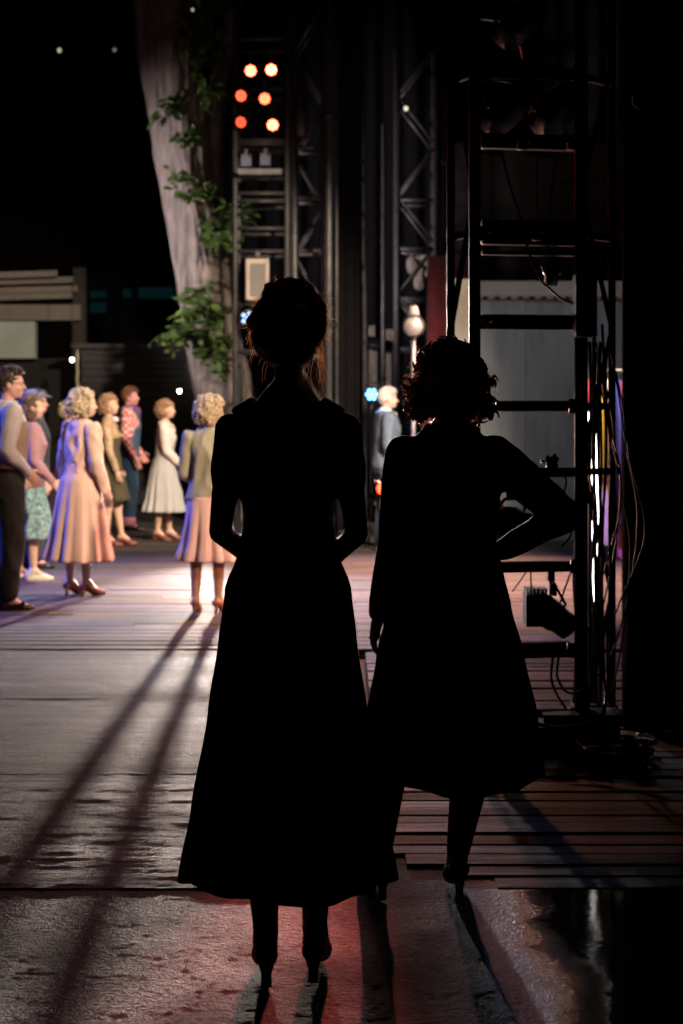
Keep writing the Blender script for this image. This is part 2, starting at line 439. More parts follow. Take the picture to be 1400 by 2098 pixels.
# long building with teal clerestory panes
clr = empty('clerestory_building', (0, 0, 0), 0, 'dark building with a strip of teal windows left of the trunk', 'building')
a = P(150, 560, 28.4); b = P(480, 1010, 28.4)
m = MB(); m.box(((a.x + b.x) / 2, 28.7, a.z / 2), (b.x - a.x, .5, a.z)); m.build('wall', mat('dark_timber', (.03, .025, .022), .8), clr)
tealg = mat('teal_pane', (.008, .04, .04), .8, var=.2, emit=(.04, .26, .28), estr=.028)
for (x0, y0, x1, y1) in ((186, 596, 218, 610), (186, 620, 218, 640), (252, 592, 268, 610), (284, 589, 356, 611), (60, 604, 150, 612)):
    pix_box(x0, y0, x1, y1, 28.35, .05).build('pane', tealg, clr)

curtain('stage_curtain', -.05, .235, 17.9, .0, 6.6, drape, 'narrow black drape hanging between the pipe columns', amp=.03, wl=.12)
curtain('stage_curtain', -2.2, 8.0, 25.0, -.05, 9.0, drape, 'wide black backdrop curtain added to close off the dark behind the trusses', amp=.08, wl=.35)  # added black sheet, hides the sky behind the trusses
curtain('masking_curtain', 1.26, 3.6, 6.35, -.002, 5.2, drape, 'floor-length black masking curtain right of the lamp tower', amp=.05, wl=.20, y1=5.6)
redc = mat('red_velvet', (.11, .010, .018), .9, var=.25, sheen=.3)
curtain('red_curtain', 1.02, 1.55, 16.9, .02, 3.35, redc, 'gathered red velvet curtain beside the tall round lamp stand', amp=.05, wl=.16, gather=.12)

# blue-grey flats behind the tower
fl = empty('stage_flat', (0, 0, 0), 0, 'tall blue-grey scenery flat seen through the lamp tower', 'scenery')
fm = mat('blue_grey_canvas', (.21, .25, .28), .85, var=.22, vscale=2.5, stretch=(3, 3, .4))
for k in range(3):
    m = MB(); x0 = 1.50 + k * .62
    m.box((x0 + .31, 16.4 + .02 * (k % 2), 1.39), (.612, .05, 2.78)); m.build('panel', fm, fl)
m = MB(); m.box((2.45, 16.33, 2.90), (1.95, .10, .17)); m.build('top_rail', mat('grey_canvas', (.34, .34, .33), .85, var=.06), fl)
for k in range(14):
    m = MB(); m.box((1.58 + k * .135, 16.335, 2.805), (.075, .06, .035)); m.build('scallop', mat('grey_canvas', (.34, .34, .33), .85), fl)
fb = empty('stage_flat', (0, 0, 0), 0, 'dim panelled grey scenery wall above the blue-grey flat', 'scenery')
dimg = mat('dim_panel', (.055, .055, .06), .85, var=.3, vscale=2)
for k in range(5):
    m = MB(); m.box((1.75 + k * .62, 19.5 + .03 * (k % 2), 2.6), (.60, .06, 5.2)); m.build('panel', dimg, fb)
for z in (4.15, 4.6):
    m = MB(); m.box((3.4, 19.42, z), (1.4, .06, .07)); m.build('rail', dimg, fb)
sdp = empty('side_flat', (0, 0, 0), 0, 'narrow beige flat edge seen through the left lattice of the lamp tower', 'scenery')
m = MB(); m.box((1.24, 14.6, 1.42), (.21, .05, 2.84)); m.build('panel', mat('beige_canvas', (.09, .08, .07), .85, var=.1), sdp)
m = MB(); m.box((1.24, 14.63, 1.42), (.05, .05, 2.80)); m.build('batten', dark_wood, sdp)

# ================================================================ tree
tree = empty('tree', (P(520, 0, 20).x, 20, 0), 0, 'big leaning tree trunk with leafy shoots behind the cast', 'tree')
bark = mat('pale_bark', (.18, .155, .145), .9, var=.45, vscale=5, bump=1.0, bdist=.10, bscale=3.2, stretch=(3, 3, .5))
t0 = tree.location
def tp(px, py, d=20.0): return P(px, py, d) - Vector(t0)
def trunk_mesh(path, seed, n=46):
    m = MB(); rings = []; pts = []; rad = []
    for i in range(len(path) - 1):
        for k in range(16):
            t = k / 16; pts.append(path[i][0].lerp(path[i + 1][0], t)); rad.append(path[i][1] + (path[i + 1][1] - path[i][1]) * t)
    pts.append(path[-1][0]); rad.append(path[-1][1])
    for p_, r_ in zip(pts, rad):
        ring = []
        for j in range(n * 2):
            a = math.pi * j / n
            k = 1 + .05 * math.sin(a * 5 + seed + p_.z * .3) + .045 * noise.noise(Vector((math.cos(a) * 5, math.sin(a) * 5, p_.z * .9 + seed))) + .07 * (abs(noise.noise(Vector((math.cos(a) * 9, math.sin(a) * 9, p_.z * 1.3 + seed)))) * 2 - .4) + .03 * noise.noise(Vector((math.cos(a) * 22, math.sin(a) * 22, p_.z * 4 + seed)))
            ring.append(p_ + Vector((math.cos(a) * r_ * k, math.sin(a) * r_ * k, 0)))
        rings.append(ring)
    m.rings(rings); return m
s20 = 20 / FPX
tk = trunk_mesh([(tp(512, 1066), 82 * s20), (tp(478, 900), 62 * s20), (tp(436, 700), 58 * s20), (tp(410, 560), 50 * s20), (tp(389, 420), 54 * s20), (tp(368, 260), 58 * s20), (tp(346, 90), 64 * s20), (tp(325, -60), 58 * s20), (tp(300, -300), 50 * s20)], 1.0).build('trunk', bark, tree, True)
trunk_mesh([(tp(462, 640, 20.2), 22 * s20), (tp(446, 450, 20.3), 22 * s20), (tp(438, 300, 20.35), 21 * s20), (tp(450, 150, 20.4), 20 * s20), (tp(490, -60, 20.4), 24 * s20)], 4.0, 16).build('limb', bark, tree, True)
leafm = mat('green_leaf', (.11, .20, .05), .5, var=.5, vscale=3, trans=.3, rnd=.35)
def leaf_shape(m, c, d, nrm, L, wd):
    x = d.cross(nrm).normalized()
    pts = [c]
    prof = ((.25, .35), (.5, .5), (.8, .3))
    k = len(m.v); m.v.append(tuple(c))
    for t, w_ in prof:
        mid = c + d * L * t - nrm * L * .12 * t * t
        m.v.append(tuple(mid + x * wd * w_ + nrm * .02 * L)); m.v.append(tuple(mid)); m.v.append(tuple(mid - x * wd * w_ + nrm * .02 * L))
    m.v.append(tuple(c + d * L - nrm * L * .16))
    m.f += [(k, k + 1, k + 2), (k, k + 2, k + 3)]
    for i in range(2):
        a = k + 1 + i * 3; m.f += [(a, a + 3, a + 4, a + 1), (a + 1, a + 4, a + 5, a + 2)]
    a = k + 7; e = k + 10
    m.f += [(a, e, a + 1), (a + 1, e, a + 2)]
rnd = random.Random(77)
lm = MB(); leaf_shape(lm, Vector((0, 0, 0)), Vector((0, 1, 0)), Vector((0, 0, 1)), 1.0, .52); leaf_me = lm.mesh('leaf')
def sprays(centers, n, spread, L, single=False, d=19.3, tw=True):
    """shoots with leaves; (px,py) of the tip areas, twig drawn from the trunk side"""
    m = MB(); tm = MB()
    for (px, py, sx, sy, cnt) in centers:
        c = tp(px, py, d)
        root = tp(min(470, px + 50 if px < 420 else px - 15), py - sy * .4, 19.75)
        for q in range(max(3, cnt // 14)):
            e = c + Vector((rnd.gauss(0, sx * s20 * .55), rnd.gauss(0, .22), rnd.gauss(0, sy * s20 * .55)))
            midp = (root + e) / 2 + Vector((rnd.gauss(0, .05), rnd.gauss(0, .05), .10))
            tm.tube([root, midp, e], [.014, .009, .003], 5)
            for k in range(14):
                t = rnd.uniform(.35, 1.05); b = root.lerp(midp, min(1, t * 2)) if t < .5 else midp.lerp(e, (t - .5) * 2)
                b = b + Vector((rnd.gauss(0, .05), rnd.gauss(0, .05), rnd.gauss(0, .05)))
                dd = (Vector((rnd.gauss(0, 1), rnd.gauss(-.5, .8), rnd.gauss(-.35, .6)))).normalized()
                nn = (Vector((rnd.gauss(0, .5), rnd.gauss(-.6, .4), 1))).normalized(); nn = (nn - dd * nn.dot(dd)).normalized()
                l_ = L * rnd.uniform(.5, 1.4)
                if single:
                    o = put('leaf', leaf_me, leafm, tree); o.location = b
                    o.rotation_euler = Matrix((dd.cross(nn), dd, nn)).transposed().to_euler(); o.scale = (l_,) * 3
                else: leaf_shape(m, b, dd, nn, l_, l_ * .52)
    tag(tm.build('twigs', bark, tree), kind='stuff')
    if not single: tag(m.build('foliage', leafm, tree), kind='stuff')
sprays([(350, 700, 26, 40, 84), (395, 650, 34, 40, 84), (385, 720, 25, 25, 42)], 0, 0, .17, True, 19.1)
sprays([(440, 650, 24, 34, 84), (450, 715, 18, 22, 56), (445, 478, 26, 26, 126), (495, 452, 20, 22, 84), (365, 375, 10, 14, 42), (395, 408, 14, 8, 42),
        (330, 232, 28, 22, 70), (370, 290, 12, 8, 20), (400, 100, 40, 60, 150), (430, 190, 30, 40, 90), (400, 30, 50, 40, 120), (390, 602, 16, 10, 42), (457, 755, 10, 8, 42)], 0, 0, .15, False, 19.35)
sprays([(250, -220, 300, 90, 420), (480, -260, 240, 90, 360), (180, -120, 120, 40, 120)], 0, 0, .18, False, 20.5)

# ================================================================ people
F_SEC = [(.80, .150, .105, -.01), (.90, .168, .115, -.015), (1.00, .142, .100, -.005), (1.08, .120, .090, 0),
         (1.18, .130, .098, .005), (1.26, .144, .112, .015), (1.34, .148, .088, 0), (1.40, .130, .066, -.01), (1.45, .07, .05, -.01)]
M_SEC = [(.80, .160, .110, -.01), (.90, .170, .120, -.01), (1.00, .160, .115, 0), (1.10, .155, .110, .005),
         (1.20, .168, .115, .005), (1.28, .182, .118, .01), (1.35, .185, .098, 0), (1.41, .160, .075, -.01), (1.46, .08, .06, -.01)]

def secring(z, rx, ry, cy, n=28, cx=0.0, fold=None):
    out = []
    for j in range(n):
        a = 2 * math.pi * j / n
        c, s_ = math.cos(a), math.sin(a)
        e = 0.88
        x = math.copysign(abs(c) ** e, c) * rx; y = math.copysign(abs(s_) ** e, s_) * ry
        k = 1.0 + (fold(a) if fold else 0.0)
        out.append(Vector((cx + x * k, cy + y * k, z)))
    return out

def lerp_sec(sec, z):
    if z <= sec[0][0]: return sec[0][1:]
    for a, b in zip(sec, sec[1:]):
        if z <= b[0]:
            t = (z - a[0]) / (b[0] - a[0]); t = t * t * (3 - 2 * t) * 0.5 + t * 0.5
            return tuple(a[i] + (b[i] - a[i]) * t for i in range(1, len(a)))
    return sec[-1][1:]

def hand(mb, wrist, d, nrm, thumb, curl=0.35, sc_=1.0):
    """palm + five bent fingers; d = finger direction, nrm = palm side, thumb = side of the thumb"""
    d = Vector(d).normalized(); nrm = Vector(nrm); nrm = (nrm - d * nrm.dot(d)).normalized()
    x = d.cross(nrm); x = x if x.dot(Vector(thumb)) > 0 else -x
    w_ = Vector(wrist); h = MB()
    m = Matrix((x, d, nrm)).transposed()
    h.ball(w_ + d * .045 * sc_, (.036 * sc_, .050 * sc_, .016 * sc_), m)
    h.limb([w_ - d * .02, w_ + d * .03], [.021 * sc_, .02 * sc_])
    for off, ln in ((.027, .068), (.0095, .077), (-.0085, .071), (-.0265, .055)):
        b = w_ + (d * .08 + x * off) * sc_; dd = d.copy(); pts = [b]
        for k, f in enumerate((.45, .32, .23)):
            dd = (dd + nrm * curl * (0.6 + 0.5 * k)).normalized()
            pts.append(pts[-1] + dd * ln * f * sc_)
        h.limb(pts, [.0088 * sc_, .0082 * sc_, .0076 * sc_, .0066 * sc_], 8)
    b = w_ + (d * .022 + x * .028) * sc_
    t1 = (d * .6 + x * .7 + nrm * .35).normalized(); t2 = (d * .9 + x * .15 + nrm * .4).normalized()
    h.limb([b, b + t1 * .032 * sc_, b + t1 * .032 * sc_ + t2 * .03 * sc_, b + t1 * .032 * sc_ + t2 * .052 * sc_],
           [.0125 * sc_, .0105 * sc_, .0095 * sc_, .008 * sc_], 8)
    addmesh(mb, remesh(h, .0042, 2))

def rotz(v, yaw, piv):
    v = Vector(v) - piv; v.rotate(Euler((0, 0, yaw))); return v + piv

class Person:
    """skeleton at 1.70 m, scaled; faces local +Y"""
    def __init__(s, label, loc, rz, H=1.65, male=False, yaw=0.0, sec=None, sw=None, heel=0.05, lean=0.0,
                 arms=None, feet=None, neck=.045, slim=1.0, shz=1.385, legr=1.0, cat='person', pitch=0.0, hands=None, kneeb=None):
        s.root = empty('person', loc, rz, label, cat)
        s.s = H / 1.70; s.root.scale = (s.s,) * 3
        lean_ = random.Random(len(label) * 7 + int(H * 1000)); 
        if loc[1] > 6: s.root.rotation_euler = (R(lean_.uniform(-1.6, 1.2)), R(lean_.uniform(-1.3, 1.3)), rz)
        s.male = male; s.sec = sec or (M_SEC if male else F_SEC); s.slim = slim
        s.sw = sw or (.19 if male else .160); s.yaw = yaw; s.pitch = pitch; s.heel = heel; s.neck = neck
        a = arms or {}; s.shz = shz; s.legr = legr
        s.arm = {}
        for sd, k in ((-1, 'L'), (1, 'R')):
            sh = Vector((sd * s.sw, -.01, s.shz))
            el = Vector(a.get(k + 'e', (sd * (s.sw + .05), -.03, 1.10)))
            wr = Vector(a.get(k + 'w', (sd * (s.sw + .06), .04, .86)))
            s.arm[k] = (sh, el, wr)
        s.feet = feet or {'L': (-.075, -.02, .12), 'R': (.08, .03, -.12)}
        s.hd = hands or {}
        s.leg = {}
        for sd, k in ((-1, 'L'), (1, 'R')):
            fx, fy, fr = s.feet[k]
            an = Vector((fx, fy - .01, .085 + heel)); hip = Vector((sd * .085, 0, .86))
            kn = (an + hip) / 2 + Vector((0, .03, .03))
            if kneeb and k in kneeb: kn = Vector(kneeb[k])
            cf = an + (kn - an) * .68 + Vector((0, -.022, 0))
            dr = Vector((-math.sin(fr), math.cos(fr), 0))
            toe = Vector((fx, fy, .022)) + dr * .15
            ball = Vector((fx, fy, .028)) + dr * .10
            s.leg[k] = (hip, kn, cf, an, ball, toe, dr)
    def body(s, skin):
        m = MB(); q = s.slim
        m.rings([secring(*c) for c in s.sec])
        for k, (sh, el, wr) in s.arm.items():
            r = (.052, .047, .038, .034, .024) if s.male else (.045, .041, .033, .029, .0205)
            fo = el + (wr - el) * .3
            m.limb([sh, sh + (el - sh) * .4, el, fo, wr], [x * q for x in r])
        for k, (hip, kn, cf, an, ball, toe, dr) in s.leg.items():
            t = 1.12 if s.male else s.legr
            m.limb([hip, kn, cf, an], [.085 * t, .054 * t, .052 * t, .031 * t])
            m.limb([an, ball, toe], [.033, .030, .020])
            m.limb([an - dr * .02 - Vector((0, 0, .03)), ball], [.03, .03])
        piv = Vector((0, 0, 1.50))
        def H(v):
            v = Vector(v) - piv; v.rotate(Euler((s.pitch, 0, s.yaw))); return v + piv
        s.H = H; hr = Euler((s.pitch, 0, s.yaw)).to_matrix(); s.hr = hr
        m.limb([(0, -.012, 1.40), (0, -.004, 1.47), H((0, .0, 1.54))], [s.neck * 1.15, s.neck, s.neck])
        m.ball(H((0, .010, 1.607)), (.074, .093, .094), hr)
        m.ball(H((0, .035, 1.560)), (.062, .066, .072), hr)
        m.ball(H((0, .075, 1.512)), (.026, .024, .020), hr)
        m.ball(H((0, .070, 1.535)), (.040, .036, .030), hr)
        m.limb([H((0, .096, 1.600)), H((0, .116, 1.568))], [.009, .0135])
        m.ball(H((0, .098, 1.534)), (.022, .011, .010), hr)
        m.ball(H((0, .086, 1.616)), (.052, .018, .012), hr)
        for sd in (-1, 1):
            m.ball(H((sd * .075, .004, 1.585)), (.010, .020, .032), hr)
            m.ball(H((sd * .040, .075, 1.560)), (.022, .022, .022), hr)
        me = remesh(m, .0085, 3)
        b = MB(); addmesh(b, me)
        for k, (sh, el, wr) in s.arm.items():
            sd = -1 if k == 'L' else 1
            d = (wr - el).normalized()
            hd = s.hd.get(k, {})
            hand(b, wr, hd.get('d', d), hd.get('n', (-sd, .1, 0)), hd.get('t', (0, 1, .2)), hd.get('curl', .3),
                 1.08 if s.male else .95)
        o = b.build('body', skin, s.root, True)
        e = mat('eye_white', (.75, .73, .70), .25, var=.05); ir = mat('iris', (.06, .04, .03), .2, var=.1)
        for sd in (-1, 1):
            g = MB(); g.ball(H((sd * .032, .090, 1.590)), (.013, .008, .008), hr, 10, 6); eo = g.build('eye', e, o, True)
            g = MB(); g.ball(H((sd * .032, .097, 1.590)), (.005, .003, .005), hr, 8, 5); g.build('iris', ir, eo, True)
        g = MB(); g.ball(H((0, .1055, 1.534)), (.021, .006, .008), hr, 10, 6)
        g.build('lips', mat('lips', (.45, .10, .08), .4, var=.1), o, True)
        return o
    def shoes(s, material, heeled=True, low=False, w=1.0):
        for k, (hip, kn, cf, an, ball, toe, dr) in s.leg.items():
            m = MB(); hl = Vector((an.x, an.y, 0)) - dr * .035
            up = Vector((0, 0, 1))
            hz = .03 + s.heel
            m.limb([hl + up * (hz + .01), hl + up * hz + dr * .05, ball + up * .002, toe + up * .004], [.036 * w, .034 * w, .041 * w, .026 * w], 12)
            if not heeled:
                m.limb([an + up * .0, hl + up * hz], [.042, .04]); m.limb([hl + up * .03, ball], [.04, .043])
            me = remesh(m, .006, 3)
            b = MB(); addmesh(b, me)
            for i, v in enumerate(b.v):
                z = v[2]
                if z < .004: b.v[i] = (v[0], v[1], .004)
                if heeled and low is False and z > hz + .028: b.v[i] = (v[0], v[1], hz + .028)
            o = b.build('shoe', material, s.root, True)
            if heeled:
                h = MB(); h.tube([hl + up * (hz - .004) , hl + up * .03 + dr * .006, hl + up * .002], [.022, .0125, .013], 10)
                h.build('heel', material, o, True)
    def skirt(s, prof, material, folds=11, amp=.10, seed=0, name='skirt', rows=34, seg=132, sharp=False, hemwave=0.0,
              z0=None, power=1.2, cx=None, topz=None, ry=None):
        """prof: [(z, rx, ry, cy)] ascending; folds deepen towards the hem"""
        rnd = random.Random(seed)
        ph = [rnd.uniform(0, 6.28) for _ in range(6)]
        zb, zt = prof[0][0], prof[-1][0]; rings = []
        zf = topz or zt
        for i in range(rows + 1):
            z = zb + (zt - zb) * (i / rows)
            rx, ry_, cy = lerp_sec(prof, z)[:3]
            t = max(0.0, min(1.0, (zf - z) / (zf - zb))) ** power
            def fold(a, t=t, z=z):
                if sharp:
                    q = abs(((a * folds / (2 * math.pi) + .03 * math.sin(3 * a + ph[0])) % 1.0) - .5) * 2
                    q = min(1, q * 1.5) * 2 - 1
                    w_ = q
                else:
                    w_ = math.cos(folds * a + ph[0] + .9 * math.sin(2 * a + ph[1])) + .5 * math.cos((folds + 4) * a + ph[2]) + .35 * math.cos(5 * a + ph[3])
                return amp * t * w_ + .004 * math.sin(3 * a + z * 14 + ph[4])
            zz = 0
            rg = secring(z, rx, ry_, cy, seg, 0.0, fold)
            if cx: 
                for p in rg: p.x += cx * (1 - (z - zb) / (zt - zb))
            if hemwave and i < rows:
                for j, p in enumerate(rg):
                    a = 2 * math.pi * j / seg
                    p.z += hemwave * (1 - i / rows) ** 2 * (math.sin(3 * a + ph[5]) + .5 * math.sin(7 * a + ph[1]))
            rings.append(rg)
        m = MB(); m.rings(rings, False)
        o = m.build(name, material, s.root, True)
        sm = o.modifiers.new('thickness', 'SOLIDIFY'); sm.thickness = .004; sm.offset = 1
        return o
    def top(s, material, inflate=.012, zlo=.98, zhi=1.46, sleeve=1.0, name='blouse', disp=(.007, 13), sl_r=1.25, cuff=None,
            sides='LR', neckr=None, voxel=.011, puff=0.0):
        m = MB(); rings = []
        zs = [zlo + (zhi - zlo) * i / 12 for i in range(13)]
        for z in zs:
            rx, ry, cy = lerp_sec(s.sec, z)[:3]
            f = inflate
            rings.append(secring(z, rx + f, ry + f, cy))
        m.rings(rings)
        r = (.054, .050, .042, .038, .030) if s.male else (.047, .045, .037, .034, .026)
        r = [x * sl_r * s.slim for x in r]
        for k in sides:
            sh, el, wr = s.arm[k]
            if sleeve <= 0: continue
            L = [sh, sh + (el - sh) * .4, el, el + (wr - el) * .3, el + (wr - el) * .93]
            rr = list(r)
            if puff: rr[3] += puff * .6; rr[2] += puff * .5; rr[4] += puff * .2
            if sleeve < 1.0:
                n_ = 2 if sleeve < .5 else 3
                L = L[:n_ + 1] if n_ < 3 else L[:4]; rr = rr[:len(L)]
                if sleeve < .5: L[-1] = sh + (el - sh) * (sleeve * 2); 
            m.limb(L, rr)
        return put(name, remesh(m, voxel, 3, disp), material, s.root, True)
    def trousers(s, material, zhi=1.04, flare=1.0, inflate=.014, name='trousers', zlo=.06):
        m = MB(); rings = []
        for i in range(8):
            z = .80 + (zhi - .80) * i / 7
            rx, ry, cy = lerp_sec(s.sec, z)[:3]
            rings.append(secring(z, rx + inflate, ry + inflate, cy))
        m.rings(rings)
        for k, (hip, kn, cf, an, ball, toe, dr) in s.leg.items():
            m.limb([hip + Vector((0, 0, .02)), kn, Vector((an.x, an.y - .005, zlo + .07))], [.108, .082 * flare, .076 * flare])
        return put(name, remesh(m, .011, 3, (.010, 10)), material, s.root, True)
    def curls(s, material, rad=(.100, .112, .108), c=(0, -.008, 1.608), n=230, r=(.013, .022), tr=.0080, seed=1, zmin=1.50,
              bob=0.0, face=.035, name='hair', cap=True):
        rnd = random.Random(seed); m = MB()
        c = Vector(c)
        if cap:
            g = MB(); g.ball(s.H(c), (rad[0] * .86, rad[1] * .88, rad[2] * .88), s.hr, 20, 14)
            if bob: g.ball(s.H(c + Vector((0, -.02, -bob))), (rad[0] * .90, rad[1] * .78, rad[2] * .8), s.hr, 20, 14)
            # cut away the face
            fv = []
            for v in g.v:
                q = Vector(v) - Vector((0, 0, 1.50)); q.rotate(Euler((s.pitch, 0, s.yaw)).to_matrix().inverted()); q.z += 1.50
                if q.y > face and q.z < 1.645: q.y = face * .9
                q.z -= 1.50; q.rotate(Euler((s.pitch, 0, s.yaw))); q.z += 1.50
                fv.append(tuple(q))
            g.v = fv
            cp = put('hair_cap', remesh(g, .009, 2, (.006, 45)), mat(material.name + '_dark_cap', Vector(material.node_tree.nodes['Color Ramp'].color_ramp.elements[0].color[:3]) * .55, .7, var=.3, vscale=60), s.root, True)  # cap set darker than the curls for contrast between them
        k = 0; tries = 0
        while k < n and tries < n * 12:
            tries += 1
            u = Vector((rnd.gauss(0, 1), rnd.gauss(0, 1), rnd.gauss(0, 1))).normalized()
            cc = c.copy()
            if bob and rnd.random() < .45: cc = c + Vector((0, -.02, -bob)); sc_ = .9
            else: sc_ = 1.0
            p = cc + Vector((u.x * rad[0], u.y * rad[1], u.z * rad[2])) * sc_
            if p.z < zmin or (p.y > face and p.z < 1.648): continue
            k += 1
            rr = rnd.uniform(*r); ax = (u + Vector((rnd.uniform(-1, 1), rnd.uniform(-1, 1), rnd.uniform(-1, 1))) * .9).normalized()
            x = ax.orthogonal().normalized(); y = ax.cross(x); turns = rnd.uniform(1.0, 1.8); N = 12
            pts = []
            for i in range(N):
                a = 2 * math.pi * turns * i / (N - 1)
                pts.append(s.H(p + (x * math.cos(a) + y * math.sin(a)) * rr + ax * (i / N - .5) * rr * 1.6))
            m.tube(pts, [tr * (.6 + .5 * math.sin(math.pi * i / (N - 1))) for i in range(N)], 4, True)
        return m.build(name, material, s.root, True)
    def crop(s, material, seed=2, rad=(.083, .102, .098), c=(0, -.004, 1.618), face=.045, zf=1.655):
        """short cut hair: cap plus short tufts"""
        rnd = random.Random(seed); g = MB()
        g.ball(s.H(c), rad, s.hr, 22, 16); fv = []
        for v in g.v:
            q = Vector(v) - Vector((0, 0, 1.50)); q.rotate(s.hr.inverted()); q.z += 1.50
            if q.y > face and q.z < zf: q.y = face * .8
            if q.z < 1.575: 
                q.x *= .80; q.z = max(q.z, 1.535)
                if q.y > .0: q.y *= .3
            q.z -= 1.50; q.rotate(s.hr); q.z += 1.50; fv.append(tuple(q))
        g.v = fv; m = MB(); addmesh(m, remesh(g, .007, 2, (.004, 60)))
        for _ in range(160):
            u = Vector((rnd.gauss(0, 1), rnd.gauss(0, 1), abs(rnd.gauss(0, 1)))).normalized()
            p = Vector(c) + Vector((u.x * rad[0], u.y * rad[1], u.z * rad[2]))
            if p.y > face and p.z < zf: continue
            t = (Vector((rnd.uniform(-.4, .4), .8, .1)) + u * .25).normalized()
            m.tube([s.H(p - u * .004), s.H(p + t * .02 + u * .004), s.H(p + t * .036 + u * .001)], [.005, .005, .001], 4)
        return m.build('hair', material, s.root, True)

skin = mat('skin', (.62, .40, .29), .5, var=.06, vscale=20)
skin2 = mat('skin_rosy', (.60, .35, .27), .5, var=.06, vscale=20)
tights = mat('tan_skin', (.52, .30, .18), .5, var=.06, vscale=20)
blonde = mat('blonde_hair', (.56, .47, .31), .5, var=.3, vscale=40, trans=.15)
straw = mat('strawberry_hair', (.46, .28, .16), .5, var=.3, vscale=40, trans=.15)
brownh = mat('dark_brown_hair', (.035, .022, .015), .45, var=.3, vscale=40)
ginger = mat('ginger_hair', (.16, .07, .035), .5, var=.3, vscale=40)
greyh = mat('grey_hair', (.50, .47, .45), .5, var=.2, vscale=40)
black_fab = mat('black_fabric', (.006, .006, .007), .9, var=.2, spec=.1)

def gpos(px, d): return ((px - 700.0) / FPX * d, d, 0.0)

# --- the two women waiting in the dark --------------------------------------------------------
W1S = 1.70
p = Person('tall woman in a long dark flared dress, seen from behind with pinned-up hair', gpos(591, 3.5), 0.0, H=1.70, yaw=-.05,
           sw=.136, heel=.04, neck=.036, slim=.88, shz=1.355,
           sec=[(.80, .150, .11, -.01), (.90, .155, .115, -.015), (1.00, .140, .105, -.005), (1.07, .112, .09, 0), (1.13, .104, .085, 0),
                (1.20, .112, .092, .005), (1.28, .124, .108, .015), (1.34, .132, .085, 0), (1.39, .115, .062, -.01), (1.43, .075, .052, -.01), (1.47, .045, .042, -.01)],
           arms={'Le': (-.166, -.02, 1.105), 'Lw': (-.060, .175, .985), 'Re': (.168, -.02, 1.100), 'Rw': (.062, .175, .975)},
           hands={'L': {'d': (.9, .25, -.25), 'n': (.1, -1, 0), 't': (0, 0, 1), 'curl': .45}, 'R': {'d': (-.9, .35, -.25), 'n': (.1, -1, 0), 't': (0, 0, 1), 'curl': .45}},
           feet={'L': (-.055, .0, .10), 'R': (.065, .03, -.10)})
p.body(mat('shadowed_skin', (.12, .075, .055), .55, var=.06))  # skin colour darkened so the figure stays a silhouette in shade
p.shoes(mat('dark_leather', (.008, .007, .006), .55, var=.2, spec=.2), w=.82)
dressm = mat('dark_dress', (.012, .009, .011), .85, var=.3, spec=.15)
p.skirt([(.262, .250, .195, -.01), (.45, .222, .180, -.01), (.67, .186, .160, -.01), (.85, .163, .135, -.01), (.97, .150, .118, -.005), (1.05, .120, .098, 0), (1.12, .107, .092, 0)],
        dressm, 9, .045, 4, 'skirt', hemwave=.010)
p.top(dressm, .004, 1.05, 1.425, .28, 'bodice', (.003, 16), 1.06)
for sd in (-1, 1):   # gathered shoulder straps
    m = MB()
    for k in range(7):
        m.ball((sd * (.090 + .006 * k), -.01 - .012 * math.sin(k * 2.1), 1.422 - k * .0035), (.013, .030, .013))
    put('shoulder_ruffle', remesh(m, .006, 2), dressm, p.root, True)
# pinned-up hair: bumpy rolled mass and loose strands
hair1 = mat('brown_updo', (.22, .10, .045), .45, var=.3, vscale=40, trans=.35)
rnd = random.Random(5); m = MB()
m.ball((0, -.010, 1.615), (.086, .105, .098)); m.ball((.005, -.055, 1.60), (.078, .07, .082)); m.ball((.010, .0, 1.690), (.058, .07, .035))
m.ball((0, -.04, 1.545), (.060, .05, .04)); m.ball((.068, -.02, 1.615), (.026, .05, .05)); m.ball((-.066, -.02, 1.595), (.024, .05, .055))
for _ in range(70):
    u = Vector((rnd.gauss(0, 1), rnd.gauss(-.5, 1), rnd.gauss(.2, 1))).normalized()
    q = Vector((0, -.012, 1.615)) + Vector((u.x * .082, u.y * .105, u.z * .094))
    if q.y > .06 and q.z < 1.66: continue
    t = u.orthogonal().normalized(); t.rotate(Matrix.Rotation(rnd.uniform(0, 6.28), 3, u))
    m.limb([q - t * .022, q + u * .006, q + t * .022], [.010, .015, .010], 8)
addm = MB(); addmesh(addm, remesh(m, .0055, 2, (.003, 60)))
hair_o = addm.build('hair', hair1, p.root, True)
m = MB()
def strand(m, a, dirs, L, r=.0007, wob=.01, n=8, rnd=rnd):
    a = Vector(a); d = Vector(dirs).normalized(); pts = [a]
    for i in range(n):
        d = (d + Vector((rnd.uniform(-1, 1), rnd.uniform(-1, 1), rnd.uniform(-1, .4))) * wob * 12).normalized()
        pts.append(pts[-1] + d * L / n)
    m.tube(pts, [r * (1 - .7 * i / n) for i in range(n + 1)], 3, False)
for _ in range(520):
    u = Vector((rnd.gauss(0, 1), rnd.gauss(0, .35), rnd.gauss(.2, 1))).normalized()
    if u.z < -.35: continue
    q = Vector((0, -.012, 1.615)) + Vector((u.x * .086, u.y * .11, u.z * .10))
    t = u.orthogonal().normalized(); t.rotate(Matrix.Rotation(rnd.uniform(0, 6.28), 3, u))
    strand(m, q, u * .45 + t, rnd.uniform(.02, .055), .0011, .03)
for sd, n_, lo, hi in ((-1, 10, .05, .12), (1, 14, .06, .16)):
    for _ in range(n_):
        q = (sd * rnd.uniform(.048, .086), rnd.uniform(-.02, .04), rnd.uniform(1.55, 1.60))
        strand(m, q, (sd * rnd.uniform(-.35, .25), rnd.uniform(-.2, .1), -1), rnd.uniform(lo, hi), .0007, .022)
